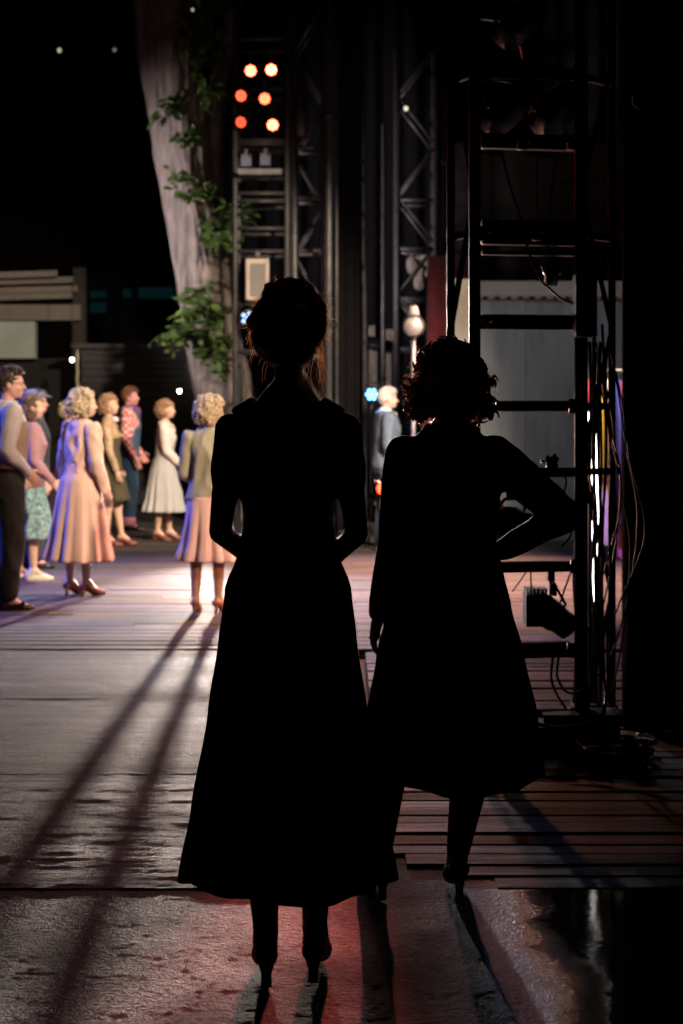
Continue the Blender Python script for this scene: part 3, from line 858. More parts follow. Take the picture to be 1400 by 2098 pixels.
for _ in range(7):
    strand(m, (.078 + rnd.uniform(-.008, .008), rnd.uniform(-.01, .01), 1.60), (.05 + rnd.uniform(-.04, .04), 0, -1), .13, .0013, .005)
tag(m.build('loose_strands', mat('backlit_strands', (.78, .52, .32), .4, var=.2, trans=.55), p.root), kind='stuff')  # strand colour lightened to carry the rim glow

rnd = random.Random(9)
p = Person('shorter woman with a dark curly bob, one hand on her hip, seen from behind', gpos(921, 4.12), R(4), H=1.60, yaw=-.10, sw=.138, heel=.05, shz=1.355,
           neck=.046, slim=1.06, legr=1.22,
           sec=[(.80, .165, .12, -.01), (.90, .172, .12, -.015), (1.00, .150, .11, -.005), (1.09, .128, .10, 0), (1.18, .140, .105, .005),
                (1.27, .150, .118, .015), (1.33, .150, .092, 0), (1.38, .125, .070, -.01), (1.42, .085, .06, -.01), (1.46, .06, .05, -.01)],
           arms={'Le': (-.170, -.01, 1.085), 'Lw': (-.215, .05, .855), 'Re': (.345, -.07, 1.175), 'Rw': (.165, .045, 1.055)},
           hands={'L': {'curl': .55}, 'R': {'d': (-.55, .6, -.5), 'n': (-.7, -.2, .1), 't': (-.2, -.5, .6), 'curl': .3}},
           feet={'L': (-.215, .02, .20), 'R': (.030, .03, -.02)}, kneeb={'L': (-.180, .05, .49), 'R': (.090, .06, .49)})
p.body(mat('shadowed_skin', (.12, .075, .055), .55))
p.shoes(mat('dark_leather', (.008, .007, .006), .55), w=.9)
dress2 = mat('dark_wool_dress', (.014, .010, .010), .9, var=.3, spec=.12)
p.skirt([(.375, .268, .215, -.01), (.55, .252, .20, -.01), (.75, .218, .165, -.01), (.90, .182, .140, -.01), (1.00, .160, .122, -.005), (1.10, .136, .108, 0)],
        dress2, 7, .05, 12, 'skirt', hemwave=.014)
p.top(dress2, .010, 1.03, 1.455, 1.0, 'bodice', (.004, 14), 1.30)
curl2 = mat('dark_curly_hair', (.11, .042, .030), .5, var=.3, vscale=40, trans=.25)
p.curls(curl2, (.098, .114, .108), (0, -.012, 1.600), 420, (.010, .020), .0045, 3, 1.475, .050, .04)
m = MB(); rf = random.Random(44)
for sd in (-1, 1):
    for k in range(46):
        q = Vector((sd * rf.uniform(.085, .128), rf.uniform(-.07, .03), rf.uniform(1.475, 1.60))); rr = rf.uniform(.010, .020)
        ax = Vector((sd * .5, rf.uniform(-.5, .5), rf.uniform(-1, .3))).normalized(); x = ax.orthogonal().normalized(); y = ax.cross(x)
        m.tube([p.H(q + (x * math.cos(i * .75) + y * math.sin(i * .75)) * rr + ax * (i - 6) * .003) for i in range(13)], [.0045 * (.5 + .6 * math.sin(math.pi * i / 12)) for i in range(13)], 4)
tag(m.build('flipped_curls', curl2, p.root, True), kind='stuff')
m = MB()
for _ in range(260):
    u = Vector((rnd.gauss(0, 1.2), rnd.gauss(-.2, .8), rnd.gauss(-.1, .8))).normalized()
    q = Vector((0, -.02, 1.56)) + Vector((u.x * .118, u.y * .12, u.z * .12))
    if q.y > .05: continue
    N = 12; ax = (u + Vector((0, 0, -1)) * .5).normalized(); x = ax.orthogonal().normalized(); y = ax.cross(x); rr = rnd.uniform(.006, .014)
    pts = [p.H(q + (x * math.cos(i * .9) + y * math.sin(i * .9)) * rr * (1 - i / 16) + ax * i * .0030) for i in range(N)]
    m.tube(pts, [.0011 * (1 - .6 * i / N) for i in range(N)], 3, False)
tag(m.build('loose_curls', mat('backlit_curls', (.62, .36, .24), .45, var=.2, trans=.5), p.root), kind='stuff')  # paler than the hair below; rim light put into the colour

# --- the cast on the stage ------------------------------------------------------------------
FULL = [(.30, .275, .25, 0), (.55, .235, .21, 0), (.80, .200, .17, -.01), (.95, .172, .145, -.01), (1.05, .138, .108, 0), (1.10, .134, .104, 0)]
# woman in the peach dress
p = Person('woman with blonde curls in a long peach dress, standing sideways on stage', gpos(160, 11.2), R(-42), H=1.615, yaw=-.35,
           arms={'Le': (-.215, -.02, 1.10), 'Lw': (-.21, .05, .86), 'Re': (.215, -.01, 1.10), 'Rw': (.215, .09, .87)})
p.body(skin); peach = mat('peach_cotton', (.70, .47, .37), .8, var=.06, bump=.30, bscale=11, stretch=(1, 1, .35))
p.shoes(mat('brown_leather', (.16, .05, .03), .4, var=.2))
p.skirt(FULL, peach, 13, .075, 3, 'skirt'); p.top(peach, .014, 1.02, 1.455, 1.0, 'bodice', (.014, 13), 1.35, puff=.004)
p.curls(blonde, (.104, .116, .110), n=260, seed=11, bob=.03)
# woman in olive blouse and pleated skirt
p = Person('woman with blonde curls in olive blouse and pleated pink skirt, back turned', gpos(424, 10.2), R(-6), H=1.545, yaw=-.75,
           arms={'Le': (-.20, .0, 1.10), 'Lw': (-.10, .16, 1.02), 'Re': (.20, .0, 1.10), 'Rw': (.12, .16, 1.02)},
           hands={'L': {'d': (.8, .4, 0), 'n': (0, -1, 0), 't': (0, 0, 1)}, 'R': {'d': (-.8, .4, 0), 'n': (0, -1, 0), 't': (0, 0, 1)}},
           feet={'L': (-.085, -.03, .05), 'R': (.085, .03, -.30)})
p.body(tights); p.shoes(mat('tan_leather', (.34, .15, .07), .4, var=.15))
p.skirt([(.42, .225, .20, 0), (.58, .192, .170, 0), (.75, .172, .150, -.01), (.92, .165, .138, -.01)], mat('pink_pleats', (.80, .58, .53), .75, var=.05, bump=.25, bscale=11, stretch=(1, 1, .3)), 12, .16, 5, 'skirt', sharp=True, topz=.90)
p.top(mat('olive_jersey', (.34, .34, .25), .85, var=.08, bump=.35, bscale=9, stretch=(1, 1, .5)), .014, .90, 1.46, 1.0, 'blouse', (.012, 10), 1.28)
p.curls(blonde, (.108, .120, .116), n=260, seed=21, bob=.035)
# far-left man: shirt, waistcoat, dark trousers
p = Person('man with short dark hair in pale shirt and black trousers at the left edge', gpos(4, 10.4), R(-62), H=1.765, male=True, yaw=-.25, heel=.01,
           arms={'Le': (-.24, -.03, 1.12), 'Lw': (-.18, .12, .96), 'Re': (.245, -.06, 1.13), 'Rw': (.20, .10, .98)},
           feet={'L': (-.09, -.03, .15), 'R': (.10, .02, -.2)})
p.body(skin2); p.shoes(mat('black_shoe', (.012, .012, .012), .25, var=.2), heeled=False)
p.trousers(mat('black_trousers', (.016, .013, .012), .85, var=.2), 1.06)
p.top(mat('pale_shirt', (.55, .50, .50), .8, var=.05), .010, 1.00, 1.47, 1.0, 'shirt', (.010, 11), 1.25)
m = MB(); m.rings([secring(z, *[a + .026 if i < 2 else a for i, a in enumerate(lerp_sec(M_SEC, z)[:3])]) for z in (1.00, 1.05, 1.12, 1.2, 1.27, 1.33)], False)
wv = m.build('waistcoat', mat('tan_waistcoat', (.30, .21, .15), .85, var=.1), p.root, True)
p.crop(brownh, 31)
m = MB()
for sd in (-1, 1):
    m.tube([p.H((sd * .032 + .022 * math.cos(a), .115, 1.592 + .018 * math.sin(a))) for a in [i * .5236 for i in range(12)]], .0022, 5, closed=True)
    m.tube([p.H((sd * .055, .112, 1.597)), p.H((sd * .078, .01, 1.597))], .002, 5)
m.build('glasses', mat('glasses_metal', (.6, .6, .65), .2, .9), p.root)
# woman in the mauve cardigan
p = Person('woman in mauve cardigan and patterned teal skirt, behind the man in black trousers', gpos(54, 12.3), R(-62), H=1.60, yaw=-.2, heel=.02,
           arms={'Le': (-.21, -.01, 1.10), 'Lw': (-.18, .15, .92), 'Re': (.21, -.01, 1.10), 'Rw': (.17, .17, .92)},
           feet={'L': (-.08, -.04, .1), 'R': (.09, .05, -.2)})
p.body(skin); p.shoes(mat('cream_leather', (.62, .55, .45), .5, var=.1), heeled=False)
teal = mat('teal_print', (.16, .28, .28), .8, var=.75, vscale=34)
p.skirt([(.40, .235, .21, 0), (.60, .205, .18, 0), (.80, .182, .155, -.01), (1.0, .150, .12, 0)], teal, 9, .09, 7, 'skirt')
p.top(mat('mauve_wool', (.36, .20, .22), .9, var=.1, bump=.1), .022, .86, 1.455, 1.0, 'cardigan', (.008, 12), 1.35)
p.curls(mat('long_brown_hair', (.14, .08, .05), .5, var=.3, vscale=40), (.092, .108, .104), n=150, seed=41, bob=.09, zmin=1.40, r=(.012, .02))
# man with flat cap
p = Person('man in grey flat cap and dark jacket, half hidden at the left', gpos(66, 13.3), R(-70), H=1.66, male=True, yaw=-.1, heel=.01)
p.body(skin2); p.shoes(mat('black_shoe', (.012, .012, .012), .25), heeled=False); p.trousers(mat('grey_trousers', (.05, .055, .06), .85, var=.2))
p.top(mat('dark_jacket', (.035, .045, .045), .85, var=.2), .022, .84, 1.47, 1.0, 'jacket', (.008, 10), 1.3)
p.crop(brownh, 51)
m = MB(); m.ball(p.H((0, -.005, 1.665)), (.098, .118, .042), p.hr); m.ball(p.H((0, -.03, 1.685)), (.085, .09, .035), p.hr); m.ball(p.H((0, .105, 1.650)), (.070, .055, .010), p.hr)
put('flat_cap', remesh(m, .007, 3), mat('blue_grey_tweed', (.13, .15, .22), .9, var=.3, vscale=60), p.root, True)
# woman in dark pinafore
p = Person('woman with reddish bob in dark olive pinafore and shiny blouse behind the peach dress', gpos(228, 15.65), R(-88), H=1.66, yaw=-.35,
           arms={'Le': (-.20, .02, 1.10), 'Lw': (-.20, .08, .86), 'Re': (.205, .02, 1.10), 'Rw': (.21, .10, .86)}, feet={'L': (-.06, .12, .05), 'R': (.07, -.03, -.1)})
p.body(skin); p.shoes(mat('brown_leather', (.16, .05, .03), .4))
pin = mat('dark_olive_cloth', (.065, .055, .028), .85, var=.1)
p.skirt([(.52, .215, .20, 0), (.68, .190, .175, 0), (.85, .172, .15, -.01), (1.0, .150, .12, 0), (1.10, .134, .108, 0)], pin, 10, .06, 8, 'pinafore_skirt')
p.top(mat('gold_brocade', (.42, .30, .18), .45, var=.65, vscale=55), .010, 1.05, 1.46, 1.0, 'blouse', (.007, 13), 1.3)
m = MB(); m.rings([secring(z, lerp_sec(F_SEC, z)[0] * f + .018, lerp_sec(F_SEC, z)[1] + .020, lerp_sec(F_SEC, z)[2]) for z, f in ((1.06, 1), (1.14, 1), (1.22, .95), (1.30, .85), (1.34, .75))], False)
m.build('pinafore_bib', pin, p.root, True)
m = MB(); m.ball((0, .075, 1.43), (.05, .035, .035)); m.ball((.03, .06, 1.44), (.04, .03, .03)); m.ball((-.05, .05, 1.44), (.03, .03, .03))
put('neck_bow', remesh(m, .007, 2), mat('white_satin', (.75, .68, .68), .5, var=.05), p.root, True)
p.curls(straw, (.098, .112, .106), n=200, seed=61, bob=.04)
# man in overalls
p = Person('man in blue denim overalls, red checked shirt and purple neckerchief', gpos(262, 17.9), R(-84), H=1.80, male=True, yaw=-.1, heel=.01,
           arms={'Le': (-.25, .0, 1.11), 'Lw': (-.20, .13, .93), 'Re': (.25, -.02, 1.11), 'Rw': (.235, .08, .88)})
p.body(mat('pink_lit_skin', (.62, .28, .26), .5, var=.06)); p.shoes(mat('black_shoe', (.012, .012, .012), .25), heeled=False)  # pinkish stage light on the face put into the skin colour
den = mat('denim', (.035, .085, .15), .85, var=.3, vscale=30, bump=.08)
p.trousers(den, 1.10, 1.08, .018, 'overalls', .14)
for k in 'LR':
    hip, kn, cf, an, *_ = p.leg[k]
    m = MB(); m.tube([(an.x, an.y - .005, .07), (an.x, an.y - .005, .17)], [.088, .090], 18); m.build('turned_up_cuff', plaid('pink_check', (.55, .12, .25), (.7, .5, .6), 70), p.root, True)
p.top(plaid('red_check', (.62, .05, .05), (.75, .62, .60), 26), .012, 1.02, 1.47, 1.0, 'shirt', (.008, 11), 1.35)
m = MB(); m.rings([secring(z, lerp_sec(M_SEC, z)[0] * f + .014, lerp_sec(M_SEC, z)[1] + .022, lerp_sec(M_SEC, z)[2] + .004) for z, f in ((1.06, 1), (1.16, .98), (1.26, .9), (1.33, .72))], False)
m.build('bib', den, p.root, True)
m = MB()
for sd in (-1, 1): m.tube([(sd * .09, .135, 1.31), (sd * .10, .09, 1.42), (sd * .10, 0, 1.458), (sd * .09, -.10, 1.40), (sd * .05, -.135, 1.25)], .016, 6)
m.build('braces', den, p.root, True)
m = MB(); m.ball((0, .02, 1.465), (.085, .09, .035)); m.ball((.0, .10, 1.42), (.06, .04, .05)); m.ball((.0, .115, 1.37), (.03, .025, .04))
put('neckerchief', remesh(m, .008, 2, (.006, 25)), mat('purple_cotton', (.16, .06, .22), .8, var=.15), p.root, True)
p.crop(ginger, 71)
# woman in magenta check behind the peach dress
p = Person('woman in magenta checked shirt, mostly hidden behind the peach dress', gpos(136, 16.2), R(-80), H=1.60)
p.body(skin); p.shoes(mat('brown_leather', (.16, .05, .03), .4)); p.skirt(FULL, mat('plum_cloth', (.10, .05, .09), .85), 10, .07, 19, 'skirt')
p.top(plaid('magenta_check', (.50, .05, .30), (.35, .10, .45), 26), .012, 1.02, 1.46, 1.0, 'shirt', (.007, 12), 1.35); p.curls(blonde, n=180, seed=81)
# woman in grey skirt
p = Person('woman in white blouse and grey pleated dress with hands folded in front', gpos(333, 16.4), R(-84), H=1.615, yaw=-.1,
           arms={'Le': (-.19, .03, 1.09), 'Lw': (-.065, .20, .93), 'Re': (.19, .03, 1.09), 'Rw': (.075, .20, .93)},
           hands={'L': {'d': (.5, .4, -.7), 'n': (.2, -1, 0), 't': (.3, 0, 1)}, 'R': {'d': (-.5, .4, -.7), 'n': (.2, -1, 0), 't': (-.3, 0, 1)}},
           feet={'L': (-.085, .09, .1), 'R': (.085, -.05, -.2)})
p.body(skin); p.shoes(mat('brown_leather', (.16, .05, .03), .4))
gry = mat('grey_pleats', (.42, .43, .42), .8, var=.08, bump=.2, bscale=11, stretch=(1, 1, .3))
p.skirt([(.36, .270, .255, 0), (.55, .235, .22, 0), (.80, .195, .17, -.01), (.95, .165, .14, -.01), (1.05, .136, .108, 0)], gry, 15, .065, 9, 'skirt')
p.top(mat('white_blouse', (.72, .60, .58), .75, var=.05), .012, 1.00, 1.455, 1.0, 'blouse', (.008, 12), 1.4, puff=.012)
m = MB(); m.rings([secring(z, lerp_sec(F_SEC, z)[0] * f + .018, lerp_sec(F_SEC, z)[1] + .022, lerp_sec(F_SEC, z)[2]) for z, f in ((1.04, 1), (1.12, 1), (1.2, .92), (1.28, .8), (1.33, .66))], False)
m.build('bib', gry, p.root, True)
m = MB()
for sd in (-1, 1): m.limb([(sd * .06, .085, 1.40), (sd * .13, .03, 1.425), (sd * .10, -.06, 1.43)], [.022, .03, .025])
m.limb([(.0, .10, 1.34), (.0, .07, 1.41)], [.03, .02])
put('wide_collar', remesh(m, .008, 2), mat('cream_collar', (.70, .55, .42), .75, var=.05), p.root, True)
p.curls(straw, (.092, .110, .104), n=190, seed=91, bob=.02)
# man in blue suit
p = Person('grey-haired man in blue suit jacket and white shirt beside the blue lamp', gpos(787, 15.5), R(-80), H=1.735, male=True, yaw=-.05, heel=.01,
           arms={'Le': (-.24, -.02, 1.10), 'Lw': (-.23, .07, .86), 'Re': (.245, -.03, 1.10), 'Rw': (.235, .06, .86)})
p.body(skin2); p.shoes(mat('black_shoe', (.012, .012, .012), .25), heeled=False); p.trousers(mat('navy_trousers', (.03, .04, .07), .8, var=.2))
p.top(mat('white_shirt', (.75, .72, .70), .75, var=.05), .008, 1.0, 1.478, 1.0, 'shirt', (.003, 12), 1.05)
jk = p.top(mat('blue_suit', (.10, .13, .18), .8, var=.15), .026, .85, 1.462, 1.0, 'jacket', (.007, 9), 1.36)
m = MB(); m.rings([[Vector((x, y, z)) for x, y in ((-.035 * f, .155 + o), (.035 * f, .155 + o), (.02 * f, .10), (-.02 * f, .10))] for z, f, o in ((1.10, .3, -.012), (1.22, .8, 0), (1.32, 1.2, -.012), (1.42, 1.6, -.05), (1.455, 1.6, -.07))])
m.build('shirt_front', mat('white_shirt', (.75, .72, .70), .75), p.root)
m = MB(); m.tube([(0, -.01, 1.445), (0, .0, 1.49)], [.068, .060], 16); m.build('collar', mat('white_shirt', (.75, .72, .70), .75), p.root, True)
p.crop(greyh, 95)

# ================================================================ rigging and lamps
steel = mat('dull_steel', (.16, .16, .17), .5, .6, var=.25, vscale=12)
blk = mat('black_metal', (.010, .010, .011), .55, .0, spec=.25, var=.3, vscale=15, bump=.03, bscale=80)
rig = mat('painted_steel', (.05, .05, .055), .5, .2, var=.3, vscale=10)
cabm = mat('cable_rubber', (.010, .010, .011), .45, var=.2)
def emis(name, col, s_): return mat(name, (.004, .004, .004), .6, spec=.1, emit=col, estr=s_)

def truss(name, x0, x1, y0, y1, z1, label, rungs, post=.05, brace=True, material=rig, z0=.0, bay=.7, bstart=0.0):
    """upright lattice tower of four posts"""
    t = empty(name, ((x0 + x1) / 2, (y0 + y1) / 2, 0), 0, label, 'truss'); o = Vector(t.location)
    for x in (x0, x1):
        for y in (y0, y1):
            m = MB(); m.tube([Vector((x, y, z0)) - o, Vector((x, y, z1)) - o], post / 2, 10); m.build('post', material, t, True)
    for z in rungs:
        for y in (y0, y1):
            m = MB(); m.tube([Vector((x0 + post / 2, y, z)) - o, Vector((x1 - post / 2, y, z)) - o], post * .36, 8); m.build('rung', material, t, True)
    if brace:
        z = bstart; s_ = 1
        while z + bay < z1:
            for y in (y0, y1):
                a, b = (x0, x1) if s_ > 0 else (x1, x0)
                m = MB(); m.tube([Vector((a, y, z)) - o, Vector((b, y, z + bay)) - o], post * .26, 6); m.build('brace', material, t, True)
            for x in (x0, x1):
                m = MB(); m.tube([Vector((x, y0, z)) - o, Vector((x, y1, z + bay)) - o], post * .26, 6); m.build('brace', material, t, True)
            z += bay; s_ = -s_
    return t

def xz(px, d): return (px - 700) / FPX * d
def zz_(py, d): return CAMZ - (py - 864) / FPX * d
D1 = 17.0
rungsz = [zz_(y, D1) for y in (80, 182, 288, 295, 350, 396, 412, 468, 515, 625, 720, 900)]
truss('truss_tower', xz(482, D1), xz(588, D1), D1, D1 + .55, 7.0, 'slim truss tower carrying six red lamps beside the tree', rungsz, .065, False)
truss('truss_tower', xz(604, 18), xz(664, 18), 18, 18.4, 7.0, 'narrow lattice tower with diagonal braces right of the red lamps', [zz_(y, 18) for y in (302, 406, 514, 620, 730)], .075, True, steel, bay=.64, bstart=zz_(730, 18) - 1.28)
truss('truss_tower', xz(815, 19.5), xz(893, 19.5), 19.5, 20.0, 6.6, 'lattice tower behind the man in the blue suit', [zz_(y, 19.5) for y in (410, 510, 612, 715)], .075, True, steel, bay=.68, bstart=.4)
for k, (px, d, wpx, h) in enumerate(((674, 17.2, 15, 7.2), (690, 17.4, 7, 7.2), (747, 18.6, 9, 6.8), (727, 18.8, 6, 6.2), (786, 20.2, 9, 5.6), (909, 17.6, 9, 6.5))):
    lab = ('thick grey pipe column nearest the lattice tower', 'thinner grey pipe beside the thick column', 'dark pipe at the right edge of the black drape', 'faint pipe in front of the black drape', 'dim far pipe above the blue lamp', 'pipe tinted for a violet sheen at the left of the lamp tower')[k]
    c = empty('pipe_column', (xz(px, d), d, 0), 0, lab, 'pipe')
    m = MB(); r = wpx / 2 * d / FPX; m.tube([(0, 0, 0), (0, 0, h)], r, 14); m.build('pipe', steel if k != 5 else mat('violet_sheen_tint', (.04, .03, .06), .9, spec=.1), c, True)  # last pipe: violet sheen put into the base colour
    m = MB(); m.cyl((0, 0, 0), (0, 0, .02), r * 2.4, None, 16); m.build('base_plate', rig, c)
    for z in (h * .35, h * .7):
        m = MB(); m.cyl((0, 0, z), (0, 0, z + .06), r * 1.35, None, 14); m.build('collar', rig, c, True)

def led_par(loc, aim, label, colr, strength, r=.085, name='stage_lamp', power=0, pcol=None, cone=60, group=None, n_out=6, blend=.8):
    t = empty(name, loc, 0, label, 'stage lamp', group); d = (Vector(aim) - Vector(loc)).normalized()
    t.rotation_mode = 'QUATERNION'; t.rotation_quaternion = d.to_track_quat('Z', 'Y')
    m = MB(); m.tube([(0, 0, -.20), (0, 0, -.19), (0, 0, -.10), (0, 0, -.02), (0, 0, .015)], [r * .55, r * .75, r * .95, r, r * 1.06], 20)
    m.build('housing', blk, t, True)
    m = MB(); m.tube([(r * 1.03 * math.cos(a), r * 1.03 * math.sin(a), .018) for a in [i * math.pi / 12 for i in range(24)]], .006, 5, closed=True); m.build('rim', blk, t, True)
    m = MB(); m.tube([(-r * 1.18, 0, -.06), (-r * 1.2, r * .9, -.07), (-r * .6, r * 1.7, -.08), (r * .6, r * 1.7, -.08), (r * 1.2, r * .9, -.07), (r * 1.18, 0, -.06)], .009, 6); m.build('yoke', blk, t, True)
    m = MB(); m.box((0, r * 1.7 + .045, -.08), (.045, .09, .05)); m.build('clamp', blk, t)
    m = MB(); m.cyl((0, 0, .012), (0, 0, .019), r * .98, None, 20)
    le = m.build('lens', mat('smoked_lens', (.02, .015, .015), .15, spec=.8), t, True)
    em = emis('led_%.2f_%.2f_%.2f_%g' % (*colr, strength), colr, strength)
    pos = [(0, 0)] + [(r * .62 * math.cos(a), r * .62 * math.sin(a)) for a in [i * 2 * math.pi / n_out for i in range(n_out)]]
    for x, y in pos:
        m = MB(); m.ball((x, y, .019), (r * .27, r * .27, .008), None, 10, 6); m.build('led', em, le, True)
    if power:
        l = bpy.data.lights.new('lamp_beam', 'SPOT'); l.energy = power; l.color = pcol or colr; l.spot_size = R(cone); l.spot_blend = blend; l.shadow_soft_size = r * .8
        lo = bpy.data.objects.new('lamp_beam', l); COL.objects.link(lo); lo.parent = t; lo.location = (0, 0, .05); lo.rotation_euler = (math.pi, 0, 0)
    return t
red = (1.0, .075, .03)
D_ = D1 - .12
for (px, py, st, aim, lab) in ((514, 145, 26, (-.6, 0, 1.2), 'glowing red lamp at the top left of the six'), (556, 143, 36, (-.2, 0, 1.4), 'brightest red lamp at the top right of the six'),
                               (495, 196, 4.5, (-4.5, 3, .4), 'dim red lamp at the middle left of the six'), (543, 202, 12, (-1.6, 2, .6), 'glowing red lamp at the middle right of the six'),
                               (495, 250, 3, (-5.5, 4, .4), 'dimmest red lamp at the lower left of the six'), (559, 256, 28, (.4, 0, 1.2), 'glowing red lamp at the lower right of the six')):
    led_par(P(px, py, D_), aim, lab, red, st, .072, power=22 if st > 10 else 0, pcol=(1, .12, .07), group='red lamps on the truss', cone=70, n_out=8)
# white-blue lamp and the low white lamp on the same tower
led_par(P(508, 652, D_), (.12, 3.6, 1.75), 'blue-white round lamp on the truss beside the standing woman\'s hair', (.30, .50, 1.0), 3.0, .095, power=16000, pcol=(1.0, .86, .74), cone=11, n_out=5)
led_par(P(512, 996, D_), (-2.1, 4.0, .45), 'low white lamp on the truss behind the standing woman\'s arm', (1.0, .93, .82), 18, .11, power=4900, pcol=(1.0, .84, .72), cone=20, blend=.6)
led_par(P(532, 960, D_), (1.9, 4.0, .0), 'second low lamp added on the truss, cooler, to fill the deck', (.75, .85, 1.0), 10, .09, power=1500, pcol=(.86, .90, 1.0), cone=16, blend=.6)  # added lamp, hidden behind the standing woman, brightens the deck
# blue lamp on a stand
def stand(name, loc, h, label, r=.014, cat='stand', spread=.32):
    t = empty(name, loc, 0, label, cat)
    m = MB(); m.tube([(0, 0, .25), (0, 0, h)], r, 10); m.build('pole', steel, t, True)
    m = MB(); m.cyl((0, 0, .5), (0, 0, .56), r * 1.9, None, 10); m.build('collar', blk, t, True)
    for k in range(3):
        a = k * 2.094 + .4
        m = MB(); m.tube([(0, 0, .52), (math.cos(a) * spread, math.sin(a) * spread, .012)], r * .8, 8); m.build('leg', steel, t, True)
    return t
pb = P(762, 808, 16.0)
stand('lamp_stand', (pb.x, pb.y + .12, 0), pb.z - .02, 'slim stand holding the blue lamp left of the suited man', cat='lamp stand')
led_par(pb, (0, 0, 1.3), 'round bright blue lamp glowing left of the suited man', (.10, .36, 1.0), 9, .080, power=120, pcol=(.15, .4, 1.0), n_out=6)
# round disc lamp on tall stand
pd = P(848, 668, 14.0)
stand('lamp_stand', (pd.x, pd.y + .10, 0), pd.z - .09, 'tall pale stand carrying the round floodlight', .022, cat='lamp stand')
t = empty('round_floodlight', pd, 0, 'round floodlight with pale face and white cap on a tall stand', 'stage lamp')
m = MB(); m.tube([(0, .10, 0), (0, .09, 0), (0, .0, 0)], [.05, .085, .105], 24); m.build('housing', steel, t, True)
m = MB(); m.cyl((0, 0, 0), (0, -.006, 0), .092, None, 24); m.build('face', mat('pale_glass', (.20, .17, .17), .4, var=.15, vscale=40), t, True)
m = MB(); m.tube([(.10 * math.cos(a), -.004, .10 * math.sin(a)) for a in [i * math.pi / 12 for i in range(24)]], .010, 6, closed=True); m.build('rim', blk, t, True)
m = MB(); m.tube([(0, .03, .10), (0, .03, .13), (0, .03, .20)], [.06, .055, .035], 14); m.build('cap', mat('white_plastic', (.18, .16, .15), .5, var=.05), t, True)
# red signal lamp on short stand between the two women
RD = 9.0
pr = P(783, 1001, RD)
t = empty('signal_lamp', (pr.x, RD, 0), 0, 'small glaring red lamp on a crooked stand between the two women', 'lamp')
m = MB(); m.tube([(.02, .03, 0), (.012, .02, .5), (.004, .01, pr.z - .05)], .012, 8); m.build('pole', mat('blue_paint', (.05, .05, .16), .5), t, True)
m = MB(); m.cyl((.02, .03, 0), (.02, .03, .015), .11, None, 18); m.build('base', blk, t, True)
m = MB(); m.tube([(-.045, .01, pr.z + .05), (-.02, .012, pr.z + .045), (0, .012, pr.z + .01)], .010, 8); m.build('bracket', steel, t, True)
m = MB(); m.tube([(0, .07, pr.z), (0, .05, pr.z), (0, .005, pr.z)], [.018, .030, .034], 14); m.build('housing', blk, t, True)
m = MB(); m.ball((0, -.002, pr.z), (.033, .014, .036), None, 12, 8); m.build('bulb', emis('red_bulb', (1.0, .010, .003), 42), t, True)
l = bpy.data.lights.new('signal_beam', 'SPOT'); l.energy = 560; l.color = (1.0, .11, .08); l.spot_size = R(8.5); l.spot_blend = .9; l.shadow_soft_size = .022
l2 = bpy.data.lights.new('signal_glow', 'POINT'); l2.energy = 80; l2.color = (1.0, .42, .28); l2.shadow_soft_size = .025
lo2 = bpy.data.objects.new('signal_glow', l2); COL.objects.link(lo2); lo2.parent = t; lo2.location = (.02, -.32, pr.z + .05)
lo = bpy.data.objects.new('signal_beam', l); COL.objects.link(lo); lo.parent = t; lo.location = (0, -.03, pr.z)
lo.rotation_euler = (Vector((-.24, 3.2, 0.0)) - Vector((pr.x, RD, pr.z))).to_track_quat('-Z', 'Y').to_euler()

# white speaker panel on the truss
t = empty('panel_fixture', P(527, 572, D_ - .05), 0, 'upright pale panel with grey mesh front hung on the truss', 'speaker')
a = 47 * D_ / FPX; b = 84 * D_ / FPX
m = MB(); m.box((0, .10, 0), (a, .18, b)); m.build('case', mat('cream_plastic', (.55, .48, .42), .6, var=.05), t)
m = MB(); m.box((.012, -.0, -.01), (a * .66, .02, b * .80)); m.build('mesh_front', mat('grey_mesh', (.22, .21, .20), .7, var=.25, vscale=120), t)
for sx in (-1, 1):
    m = MB(); m.box((sx * a * .42 + .006, -.002, 0), (a * .12, .02, b * .96)); m.build('frame_side', mat('cream_plastic', (.55, .48, .42), .6), t)
m = MB(); m.tube([(0, .10, b / 2), (0, .10, b / 2 + .10)], .03, 8); m.build('hanger', steel, t, True)
m = MB(); m.ball((0, .06, b / 2 + .055), (.03, .03, .035)); m.build('hook', mat('white_plastic', (.18, .16, .15), .5), t, True)
# small fixtures between the truss rungs
for px, py, lab in ((505, 330, 'small dark box fixture on the truss under the red lamps, left'), (544, 328, 'small bluish box fixture on the truss under the red lamps, right')):
    t = empty('box_fixture', P(px, py, D_ + .1), 0, lab, 'fixture')
    m = MB(); m.box((0, 0, 0), (.12, .12, .14)); m.build('case', mat('blue_grey_case', (.14, .15, .22), .4, .3, var=.2), t)
    m = MB(); m.box((0, 0, .10), (.03, .03, .08)); m.build('clamp', steel, t)
    m = MB(); m.ball((.04, -.065, .05), .018); m.build('knob', mat('bright_chrome', (.7, .7, .7), .2, 1.0), t, True)
t = empty('cross_tray', P(533, 340, D_ + .05), 0, 'flat tray across the truss below the box fixtures', 'tray')
m = MB(); m.box((0, .05, -.10), (.52, .3, .03)); m.build('tray', steel, t)
m = MB(); m.box((0, -.10, -.075), (.52, .01, .05)); m.build('lip', steel, t)
# grey can on the lattice tower
t = empty('grey_canister', P(619, 250, 17.9), 0, 'faint grey canister at the top of the lattice tower', 'canister')
m = MB(); m.tube([(0, 0, -.20), (0, 0, -.18), (0, 0, .15), (0, 0, .19)], [.05, .085, .085, .06], 16); m.build('can', steel, t, True)
m = MB(); m.box((0, .08, 0), (.03, .16, .04)); m.build('bracket', steel, t)

